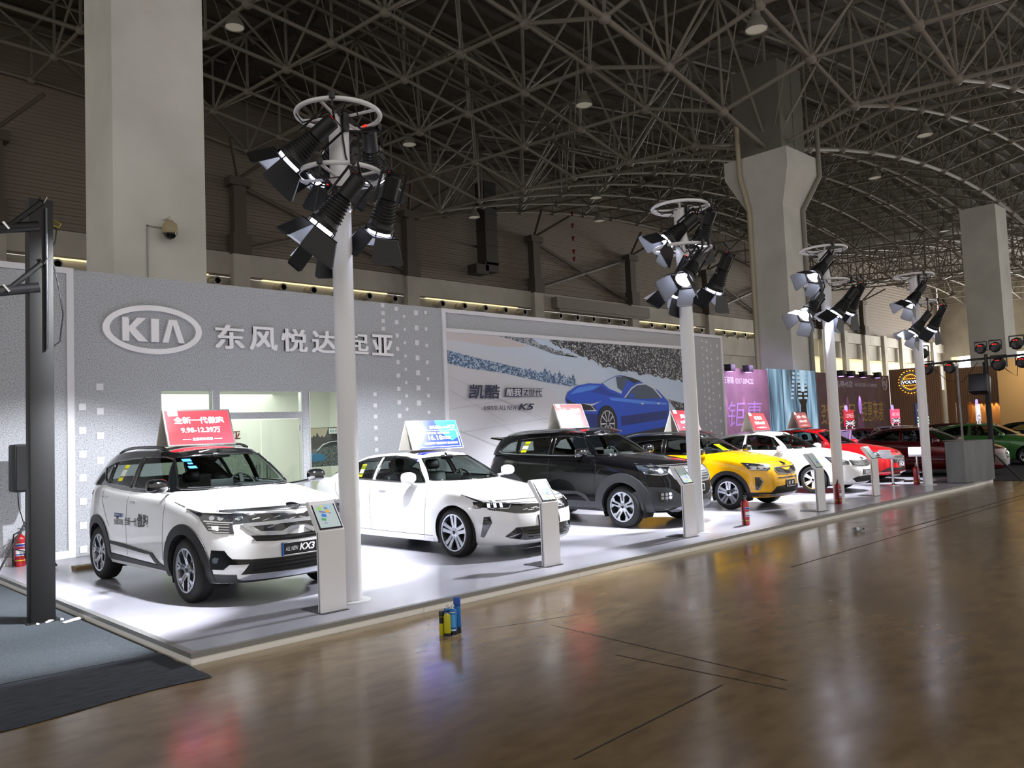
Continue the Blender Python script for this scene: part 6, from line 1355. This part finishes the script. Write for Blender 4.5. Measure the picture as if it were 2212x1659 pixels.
# ---------------------------------------------------------------- price boards on the car roofs
bw = mat('board_white', 'd9d4cc', .55); br_ = mat('board_red', 'c2202a', .16, 0, .8, 'c2202a', .25); bk = mat('board_edge', '1c0c10', .4); bblue = mat('board_blue', '1230d8', .16, 0, .8, '1230d8', .30); bcy = mat('board_cyan', '2f9be8', .16, 0, .8, '2f9be8', .3); bye = mat('board_gold', 'efe6a0', .4, 0, 0, 'efe6a0', .2); bwp = mat('board_print', 'ffffff', .4, 0, 0, 'ffffff', .5)  # printed faces and lettering, with a faint glow put into their colours
def board(x, y, z, w, label, lines, blue=False, rz=rad(1)):
    e = empty('price_board', label, 'price board', (x, y, z), rz, None if blue else 'red tent-shaped price boards on car roofs')
    h, d = .47, .19
    q = M()
    for s in (-1, 1): q.prism([(s*d, 0), (s*(d-.018), 0), (0, h-.02), (0, h)], -w/2, w/2, 'x')
    q.build('tent_panel', bw, e)
    L_ = math.hypot(d, h); fr_ = frame((-w/2, -d-.002, .004), (1, 0, 0), (0, d, h))
    if not blue:
        M().box((w/2, L_/2, .003), (w, L_, .006)).xf(fr_).build('board_edge', bk, e); M().box((w/2, L_/2, .007), (w*.945, L_*.92, .004)).xf(fr_).build('board_face', br_, e)
        q = M(); q.box((w*.14, L_*.90, .010), (w*.14, L_*.16, .002))
    else:
        f = M().add([(a*w, b*L_, .006) for a, b in ((.10, .0), (.985, .02), (.985, .98), (.30, .985), (.27, .99), (.17, .985), (.10, .90), (.085, .76), (.03, .74), (.03, .58), (.10, .52))], [tuple(range(11))]); f.xf(fr_).build('board_face', bblue, e, fix=False)
        f = M().add([(a*w, b*L_, .0075) for a, b in ((.55, .98), (.985, .98), (.985, .42), (.80, .25), (.60, .60))], [(0, 1, 2, 3, 4)]); f.xf(fr_).build('face_shape', bcy, e, fix=False)
        q = M()
        for a, b, c_, d_ in ((.14, .05, .95, .065), (.935, .05, .95, .64), (.14, .05, .155, .45), (.16, .62, .95, .635)): q.box(((a+c_)/2*w, (b+d_)/2*L_, .010), ((c_-a)*w, (d_-b)*L_, .002))
        q.tube([Vector((w*(.235+.06*cos(2*PI*i/20)), L_*(.85+.075*sin(2*PI*i/20)), .011)) for i in range(20)], .005, 5, closed=True)
    qy = M()
    for t, a, b, tw, th, g, k in lines: put_text(qy if g else q, t, frame((a*w, b*L_, .0115), (1, 0, 0), (0, 1, 0)), tw*w, th*L_, **k)
    q.xf(fr_).build('board_lettering', bwp, e, fix=False)
    if qy.v: qy.xf(fr_).build('gold_lettering', bye, e, fix=False)
    return e
def red_lines(title, price, sp_=False): return [(title, .14 if not sp_ else .30, .60, .74 if not sp_ else .44, .19, 0, dict(bold=.03)), (price, .22, .34, .58, .16, 0, dict(bold=.03)), ('全系购车优惠', .36, .13, .30, .08, 0, {}), ('—', .22, .16, .12, .012, 0, {}), ('—', .68, .16, .12, .012, 0, {})]
board(4.46, 10.62, 1.70, .90, 'red price board on the black roof of the nearest white SUV', red_lines('全新一代傲跑', '9.98-12.39万'))
board(8.37, 10.62, 1.492, 1.06, 'blue price board reading 16.18 on the roof of the long white sedan', [('凯酷', .42, .68, .22, .11, 0, dict(bold=.03, shear=.1)), ('ALL NEW', .64, .69, .13, .07, 0, {}), ('K5', .77, .68, .18, .13, 0, dict(shear=.3, bold=.03)), ('KIA', .195, .82, .08, .06, 0, dict(bold=.03)), ('东风悦达起亚', .17, .70, .18, .035, 0, {}), ('限时优惠 现车抢购中', .33, .49, .46, .09, 1, {}), ('16.18', .34, .29, .28, .17, 1, dict(bold=.03)), ('万元起', .62, .31, .17, .11, 0, dict(bold=.02)), ('直接全款购车 直接分期购车 更多金融方案', .24, .14, .66, .08, 0, {})], True)
board(11.72, 10.62, 1.745, .83, 'red price board on the roof of the black SUV', red_lines('全新一代智跑', '11.98-13.98万'))
board(15.32, 10.45, 1.585, .90, 'red price board on the roof of the yellow crossover', red_lines('奕 跑', '6.98-8.28万', True))
board(19.0, 10.75, 1.498, .86, 'red price board on the roof of the compact white sedan', red_lines('福 瑞 迪', '特价车:6.98万', True))
board(22.35, 11.25, 1.498, .80, 'red price board on the roof of the bright red sedan', red_lines('全新一代K3', '10.88-12.98万'))
# ---------------------------------------------------------------- platform end, neighbouring stands
ct = empty('reception_counter', 'grey cabinet-like counter with scuffed front at the platform end', 'counter', (22.05, 7.28, 0))
cm, _, _ = noise_col(mat('counter_grey', '6d7074', .55), 1.2, '5f6266', '7a7d81', .3, .7, 6, stretch=(2, 2, .5))
cr = M().prism([(22.05, 7.28), (22.14, 6.88), (23.68, 6.66), (23.75, 7.1)], .014, 1.02); cr.xf(Matrix.Translation((-22.05, -7.28, 0))).build('counter_body', cm, ct)
M().prism([(.0, .0), (.09, -.40), (1.63, -.62), (1.70, -.18)], 1.015, 1.03).build('counter_top', mat('counter_top', '7d8084', .5), ct)
sm = mat('stool_white', 'd6d6da', .35)
def stool(x, y, rz, lab):
    e = empty('bar_stool', lab, 'stool', (x, y, 0), rz, 'white bar stools by the farthest lamp pole')
    M().lathe([(0, 0), (.20, 0), (.20, .012), (.05, .03), (.03, .05)], 24).build('foot_disc', CHROME, e, smooth=40); M().tube([(0, 0, .04), (0, 0, .70)], .028, 14).build('column', CHROME, e, smooth=60)
    M().tube([(-.02, .02, .24), (-.14, .10, .26), (-.18, 0, .26), (-.14, -.10, .26), (-.02, -.02, .24)], .010, 8).build('foot_rest', CHROME, e, smooth=60)
    q = M(); P = [(-.22, .74), (-.17, .70), (.02, .69), (.13, .72), (.21, .82), (.24, .90)]; T = .035
    q.prism(P+[(a+.004, b-T) for a, b in P[::-1]], -.19, .19, 'y'); q.build('seat_shell', sm, e, smooth=30)
stool(21.15, 8.25, rad(160), 'white bar stool with chrome column left of the farthest lamp pole'); stool(22.4, 8.1, rad(20), 'white bar stool with chrome column right of the farthest lamp pole')
MAR = paint('maroon', '5a0714', .25, .25)
sedan((26.9, 8.1, FLZ), .5, 'dark maroon sedan with black grille behind the grey counter', dict(SEDAN, paint=MAR, cabin=MAR, rim='ten'), 'mesh', None)
sedan((29.9, 11.0, FLZ), 1, 'maroon sedan between the bright red sedan and the brown backdrop', dict(SEDAN, paint=MAR, rim='ten'), 'mesh', None)
sedan((35.6, 11.8, FLZ), 1, 'silver white sedan carrying a pink price board in front of the brown backdrop', dict(SEDAN, paint=paint('silver', 'b9bcc6', .4, .3), rim='ten'), 'mesh', None)
sedan((32.6, 7.9, FLZ), 1, 'green sedan right of the dark maroon sedan', dict(SEDAN, paint=paint('green', '3f7a3c', .2, .3), rim='ten'), 'mesh', None)
sedan((38.5, 10.6, FLZ), 1, 'dark red sedan far back before the lit alcove', dict(SEDAN, paint=paint('wine', '3a0a10', .2, .3), rim='ten'), 'mesh', None)
sedan((36.3, 6.9, FLZ), 1, 'dark grey sedan at the right edge beyond the green sedan', dict(SEDAN, paint=paint('graphite', '22262a', .3, .3), rim='ten'), 'mesh', None)
cu = mat('stand_carpet', '23232c', .9); M().box((31.6, 11.2, FLZ+.006), (14.2, 10, .012)).build('carpet', cu, label='dark carpet under the maroon and green sedans beyond the platform', category='carpet')
q = M()
for i in range(46): q.box((25.0+.16*i, 6.16+.004*i, FLZ+.02), (.05, .02, .012))
q.build('led_strip', mat('led_violet', 'd8c0ff', .4, 0, 0, 'c8a0ff', 3), label='violet LED strip along the floor edge of the next stand', category='LED strip')
# brown cloth backdrop with screen
YB = 16.2
bd = empty('stand_backdrop', 'brown backdrop with gold brush lettering beside a tall screen', 'backdrop', (26.5, YB, FLZ))
cl, _, _ = noise_col(mat('backdrop_brown', '6a5254', .7), 1.5, '604a4e', '725a5a', .3, .7, 4)
def bl_(mm, name, m, **k): return mm.xf(Matrix.Translation((-26.5, -YB, -FLZ))).build(name, m, bd, **k)
bl_(M().box((24.9, YB+.06, 1.85), (9.8, .12, 3.9)).box((37.85, YB+.06, 1.85), (8.0, .12, 3.9)), 'cloth_panel', cl)
def btxt(t, x, z, w_, h_, m, name='backdrop_lettering', dy=.01, **k): q = M(); put_text(q, t, frame((x, YB-dy, z), (1, 0, 0), (0, 0, 1)), w_, h_, **k); bl_(q, name, m, fix=False)
pr = mat('lettering_pale', 'c9c4cc', .5); gd = mat('lettering_gold', 'b89a5e', .5)
btxt('石港路', 26.45, 3.22, .78, .26, pr); btxt('0317-3094222', 27.35, 3.22, 1.3, .20, pr)
btxt('沧州名爵4S店', 34.9, 3.18, 2.7, .30, pr, bold=.01); btxt('地址:开发区石港路', 37.8, 3.22, 1.25, .17, pr); btxt('0317-3094222', 39.15, 3.22, 1.2, .15, pr)
btxt('钜惠', 26.7, 1.6, 2.5, .95, mat('lettering_lilac', '8d7396', .6), shear=.15); btxt('劲雅实足', 34.2, 1.5, 3.5, .95, gd, shear=.12, bold=.01); btxt('钜惠来袭', 38.4, 1.55, 2.5, 1.0, gd, shear=.12, bold=.01)
q = M(); n_ = 8; q.tube([(41.2+.30*cos(PI/8+PI/4*i), YB-.03, 3.40+.32*sin(PI/8+PI/4*i)) for i in range(8)], .022, 6, closed=True); put_text(q, 'MG', frame((41.03, YB-.03, 3.27), (1, 0, 0), (0, 0, 1)), .34, .26, bold=.02); bl_(q, 'octagon_emblem', pr)
bl_(M().prism(ell(38.2, 2.35, .16, .42, 20), YB-.03, YB-.005, 'y'), 'seal_plate', mat('seal_lilac', 'c9b2e6', .5)); btxt('名爵', 38.11, 2.08, .18, .52, mat('seal_ink', '5a3a86', .5), dy=.035)
btxt('荣威', 33.95+.0, 3.35, .36, .18, mat('lettering_red', '9a2a34', .5))
ledm = mat('led_wall', '101418', .4)
def led(m):
    nt, n, L, b = nodes(m); lk = nt.links.new; tc = n.new('ShaderNodeTexCoord'); mp = n.new('ShaderNodeMapping'); mp.inputs['Rotation'].default_value = (0, .35, 0); mp.inputs['Scale'].default_value = (1.1, 1, .16)
    t = n.new('ShaderNodeTexNoise'); t.inputs['Scale'].default_value = 1.3; t.inputs['Detail'].default_value = 3; lk(tc.outputs['Object'], mp.inputs[0]); lk(mp.outputs[0], t.inputs['Vector'])
    r = n.new('ShaderNodeValToRGB'); e = r.color_ramp.elements; e.new(.5)
    for x, (p, c) in zip(e, ((.38, '20303c'), (.52, '6f96b0'), (.66, 'd2ecff'))): x.position = p; x.color = (*lin(c), 1)
    lk(t.outputs[0], r.inputs[0]); lk(r.outputs[0], b.inputs['Emission Color']); b.inputs['Emission Strength'].default_value = .75
led(ledm)
bl_(M().box((31.85, YB+.02, 1.9), (4.1, .1, 3.9)), 'led_screen', ledm)
lk_ = mat('led_dark', '0b0e12', .4); q = M()
for x in (29.84, 30.9, 32.0, 33.85): q.box((x, YB-.035, 1.9), (.03, .01, 3.9))
q.add([(a, YB-.032, b) for a, b in ((32.3, 1.3), (32.35, 2.4), (32.1, 2.75), (32.15, 3.3), (32.4, 3.35), (32.45, 2.95), (32.75, 2.95), (32.8, 3.3), (33.05, 3.2), (33.05, 2.75), (32.85, 2.4), (32.95, 1.3))], [tuple(range(12))])
bl_(q, 'screen_figure', lk_, fix=False); q = M()
for i in range(7):
    for xx, w_ in ((31.9, .2), (32.35, .32), (32.85, .28)): q.box((xx-.04*i*(xx < 32), YB-.034, 3.7-.17*i), (w_, .01, .09))
bl_(q, 'screen_bead', mat('led_bead', '9fb8c4', .4, 0, 0, '9fb8c4', .5))
def washer(x, lab, pw, col=(.75, .35, 1.0)):
    e = empty('wash_light', lab, 'stage light', (x, YB-.25, 3.78), group='wash lights clipped to the brown backdrop')
    M().rbox((0, 0, 0), (.34, .30, .26), .05).tube([(0, .1, .1), (0, .24, .12)], .03, 6).build('lamp_box', lampk, e, smooth=40); M().box((0, 0, -.14), (.2, .16, .02)).build('lamp_face', mat('wash_face', 'caa8ff', .4, 0, 0, 'c090ff', 2), e)
    if pw:
        l = bpy.data.lights.new('wash', 'SPOT'); l.energy = pw; l.spot_size = rad(20); l.spot_blend = .5; l.shadow_soft_size = .02; l.color = col
        o = bpy.data.objects.new('wash_beam', l); COL.objects.link(o); o.parent = e; o.location = (0, 0, -.17); o.rotation_euler = (rad(7), 0, 0)
washer(26.6, 'wash light with violet beam at the left end of the brown backdrop', 420); washer(27.9, 'wash light with violet beam, second from the left on the brown backdrop', 260); washer(35.9, 'wash light partly hidden by the third lamp pole', 60)
washer(36.95, 'wash light just right of the third lamp pole on the brown backdrop', 140); washer(38.25, 'wash light with bright violet beam above the oval seal', 420); washer(39.9, 'wash light nearest the octagon emblem', 30)
pl_ = bpy.data.lights.new('stand_glow', 'AREA'); pl_.energy = 200; pl_.size = 3; pl_.color = (.72, .5, 1); po = bpy.data.objects.new('wash_flood', pl_); COL.objects.link(po); po.location = (27.9, 14.6, 3.6); po.rotation_euler = (rad(35), 0, 0)
# slatted brown stand with the ring emblem (faces the platform)
XV = 42.0
vs_ = empty('ring_emblem_stand', 'brown slatted stand with lit ring emblem and warm alcove', 'stand', (XV, 16.2, FLZ))
sl = mat('brown_slats', '5b4436', .6)
def slats(m, sx=0, sy=14.0):
    nt, n, L, b = nodes(m); lk = nt.links.new; tc = n.new('ShaderNodeTexCoord'); wv = n.new('ShaderNodeTexWave'); wv.bands_direction = 'Y'; wv.inputs['Scale'].default_value = 3.2; lk(tc.outputs['Object'], wv.inputs['Vector'])
    r = n.new('ShaderNodeValToRGB'); r.color_ramp.elements[0].color = (*lin('70543f'), 1); r.color_ramp.elements[1].color = (*lin('94745a'), 1); lk(wv.outputs[0], r.inputs[0]); lk(r.outputs[0], b.inputs['Base Color'])
slats(sl)
def vl(mm, name, m, **k): return mm.xf(Matrix.Translation((-XV, -16.2, -FLZ))).build(name, m, vs_, **k)
vl(M().box((XV+.1, 15.05, 2.0), (.2, 2.35, 4.2)), 'emblem_panel', sl)
vl(M().box((XV+1.0, 13.75, 2.0), (.2, .3, 4.2)), 'edge_post', mat('post_wood', '7a5a40', .5))
q = M().box((XV+1.6, 12.6, 3.15), (.2, 2.3, 1.7)).box((XV+1.6, 13.45, 1.1), (.2, .5, 2.4)).box((XV+1.6, 11.35, 1.95), (.2, .8, 4.1)); vl(q, 'alcove_wall', sl)
vl(M().box((XV+2.5, 12.4, 1.2), (.1, 2.2, 2.6)).box((XV+2.1, 13.35, 1.2), (.8, .1, 2.6)).box((XV+2.1, 11.6, 1.2), (.8, .1, 2.6)), 'alcove_lining', mat('alcove_metal', 'b98a5a', .35, .6))
vl(M().box((XV-1.2, 10.3, 2.0), (.2, 1.5, 4.2)).box((XV-1.6, 8.6, 2.0), (.2, 2.0, 4.2)), 'tan_panel', mat('tan_slats', 'a98c62', .6))
for k in range(8):
    l = bpy.data.lights.new('alcove', 'SPOT'); l.energy = 70; l.spot_size = rad(42); l.spot_blend = .6; l.shadow_soft_size = .02; l.color = (1, .66, .25)
    o = bpy.data.objects.new('alcove_light', l); COL.objects.link(o); o.parent = vs_; o.location = (2.32, 13.3-.22*k-16.2, 2.55); o.rotation_euler = (0, rad(-9), 0)
l = bpy.data.lights.new('tan', 'AREA'); l.energy = 60; l.size = 2; l.color = (1, .8, .5); o = bpy.data.objects.new('panel_light', l); COL.objects.link(o); o.parent = vs_; o.location = (-3.2, 9.2-16.2, 3.9); o.rotation_euler = (0, rad(-50), 0)
yc, zc = 15.2, 3.42; em = mat('ring_silver', 'c4c0c4', .25, .8)
def rg(r, a): return (XV-.05, yc-r*cos(a), zc+r*sin(a))
q = M().tube([rg(.46, 2*PI*i/40) for i in range(40)], .075, 10, closed=True); q.tube([rg(.50, PI/4), rg(.70, PI/4)], .05, 8); q.box(rg(.70, PI/4), (.06, .18, .18)); vl(q, 'emblem_ring', em, smooth=50)
q = M()
for i in range(24):
    for r in (.56, .36): q.box(rg(r, 2*PI*i/24), (.03, .055, .03))
for i in range(7): q.box((XV-.06, yc-.3+.1*i, zc+.16), (.03, .05, .03)); q.box((XV-.06, yc-.3+.1*i, zc-.16), (.03, .05, .03))
vl(q, 'emblem_bulbs', mat('bulb_amber', 'ffc84a', .4, 0, 0, 'ffc040', 1.6))
q = M().box((XV-.06, yc, zc), (.06, 1.0, .2)); vl(q, 'emblem_bar', mat('bar_navy', '2a2c44', .4))
q = M(); put_text(q, 'VOLVO', frame((XV-.095, yc+.40, zc-.075), (0, -1, 0), (0, 0, 1)), .80, .15, bold=.02); vl(q, 'emblem_lettering', mat('emblem_white', 'ffffff', .4, 0, 0, 'ffffff', 1.2), fix=False)
# roof boards of that stand's cars
def uk(q, m0, x0, x1, z0, z1, y):
    q.add([(x0, y, z0), (x1, y, z0), (x1, y, z1), (x0, y, z1)], [(0, 1, 2, 3)], m0); cx, cz = (x0+x1)/2, (z0+z1)/2
    for a, b in (((x0, z0), (x1, z1)), ((x0, z1), (x1, z0))):
        d = Vector((b[0]-a[0], b[1]-a[1])).normalized()*.02; q.add([(a[0]-d.y, y-.002, a[1]+d.x), (b[0]-d.y, y-.002, b[1]+d.x), (b[0]+d.y, y-.002, b[1]-d.x), (a[0]+d.y, y-.002, a[1]-d.x)], [(0, 1, 2, 3)], 1)
    q.box((cx, y-.003, cz), (.05, .002, z1-z0), 1); q.box((cx, y-.003, cz), (x1-x0, .002, .04), 1); q.box((cx, y-.005, cz), (.025, .002, z1-z0), 2)
PB = [mat('pb_%s' % n, c, .4, 0, 0, c, s) for n, c, s in (('navy', '141c4a', .3), ('white', 'e8e8f0', .5), ('red', 'c8203a', .5), ('pink', 'e0527a', .7), ('green', '1c8a4a', .4), ('lilac', 'b8a0ff', .8))]
def pboard(x, y, z, w_, h_, col, label, txt):
    e = empty('lit_price_board', label, 'price board', (x, y, z), rad(1)); q = M()
    q.rbox((0, .03, h_/2+.08), (w_, .05, h_), .02, col); q.tube([(-w_*.3, .03, 0), (-w_*.3, .03, .1)], .02, 6, 1); q.tube([(w_*.3, .03, 0), (w_*.3, .03, .1)], .02, 6, 1); q.build('board_panel', PB, e, smooth=40)
    q = M(); uk(q, 0 if col != 0 else 4, -w_*.45, w_*.45, .10, .08+h_*.35, -.003); q.build('flag_print', PB, e, fix=False)
    q = M(); put_text(q, txt, frame((-w_*.4, -.004, .08+h_*.5), (1, 0, 0), (0, 0, 1)), w_*.8, h_*.26); q.build('board_lettering', PB[1], e, fix=False)
    M().prism(ell(-w_*.28 if col else w_*.28, .08+h_+.05, .10, .12, 14), .0, .04, 'y').build('round_tab', PB[5], e)
pboard(29.75, 13.0, 1.36, .85, .62, 2, 'red flag price board on the maroon sedan behind the third pole', '1270元'); pboard(35.5, 13.55, 1.37, 1.0, .62, 3, 'pink lit price board on the silver white sedan', '1888元 1818元')
pboard(26.75, 9.4, 1.37, 1.15, .66, 0, 'navy and green flag price board on the dark maroon sedan', '9.98万'); pboard(32.5, 9.5, 1.37, .45, .62, 1, 'white price board on the green sedan', '首付')
# black lighting truss with hanging moving heads, and its tripod
lt = empty('lighting_truss', 'black lighting stand with crossbar and tripod legs behind the grey counter', 'lighting stand', (24.35, 6.85, FLZ))
M().tube([(0, 0, .5), (0, 0, 3.4)], .045, 8).tube([(.12, .1, .9), (.12, .1, 3.2)], .03, 8).build('mast', tk, lt, smooth=60); M().tube([(0, 1.75, 3.25), (0, -1.0, 3.3)], .03, 8).build('crossbar', tk, lt, smooth=60)
for a in (rad(175), rad(270), rad(45)): M().tube([(0, 0, .75), (.62*cos(a), .62*sin(a), .02)], .022, 8).build('tripod_leg', tk, lt, smooth=60)
q = M().tube([(0, -.2, 3.25), (.02, -.5, 2.9), (0, -.7, 2.75), (0, -.75, 3.2)], .01, 5).tube([(0, 1.4, 3.2), (0, 1.0, 2.75), (0, .6, 2.7), (0, .2, 3.2)], .008, 5); q.build('cable', BLK, lt, smooth=60)
def mover(y, z, r, lab, x=24.35, hang=True):
    e = empty('moving_head', lab, 'stage light', (x, y, z), group='black stage lights on the lighting stand')
    M().lathe([(0, -r*.9), (r*.7, -r*.8), (r, -r*.2), (r, r*.3), (r*.6, r*.9), (0, r)], 10, rot=RY(-PI/2-.2)).build('lamp_head', lampk, e, smooth=30)
    M().box((0, r*1.05, r*.4), (.05, .02, r*1.8)).box((0, -r*1.05, r*.4), (.05, .02, r*1.8)).box((0, 0, r*1.3), (.05, r*2.1, .03)).build('yoke', lampk, e); M().box((-r*.75, 0, r*.5), (.04, .10, .03)).build('display', redl, e)
for y, z, r, lab in ((8.45, 3.47, .16, 'stage light above the left end of the crossbar'), (8.35, 3.02, .16, 'stage light below the left end of the crossbar'), (7.75, 3.0, .15, 'stage light hanging left of the lighting mast'), (6.55, 3.0, .18, 'largest stage light hanging right of the lighting mast'), (6.1, 3.50, .16, 'stage light above the right end of the crossbar'), (6.0, 3.0, .15, 'stage light hanging at the right end of the crossbar'), (6.95, 3.45, .14, 'stage light on the crossbar left above the mast'), (6.6, 3.46, .14, 'stage light on the crossbar right above the mast')): mover(y, z, r, lab)
sp2 = empty('line_speaker', 'square black speaker hung on the lighting stand above the grey counter', 'speaker', (24.35, 7.05, 2.5)); M().rbox((0, 0, 0), (.4, .46, .5), .04, rot=RY(.25)).build('speaker_box', lampk, sp2, smooth=40)
gp = empty('light_stand', 'slim grey stand pole in front of the lit alcove', 'stand', (23.95, 7.45, FLZ)); M().tube([(0, 0, 0), (0, 0, 3.15)], .03, 8).build('pole', mat('stand_grey', '7d7f80', .5, .4), gp, smooth=60); M().lathe([(0, 0), (.16, 0), (.16, .02), (.03, .04)], 16).build('foot', mat('stand_grey', '7d7f80', .5, .4), gp); M().box((0, 0, 3.15), (.1, .1, .08)).build('coupler', CHROME, gp)
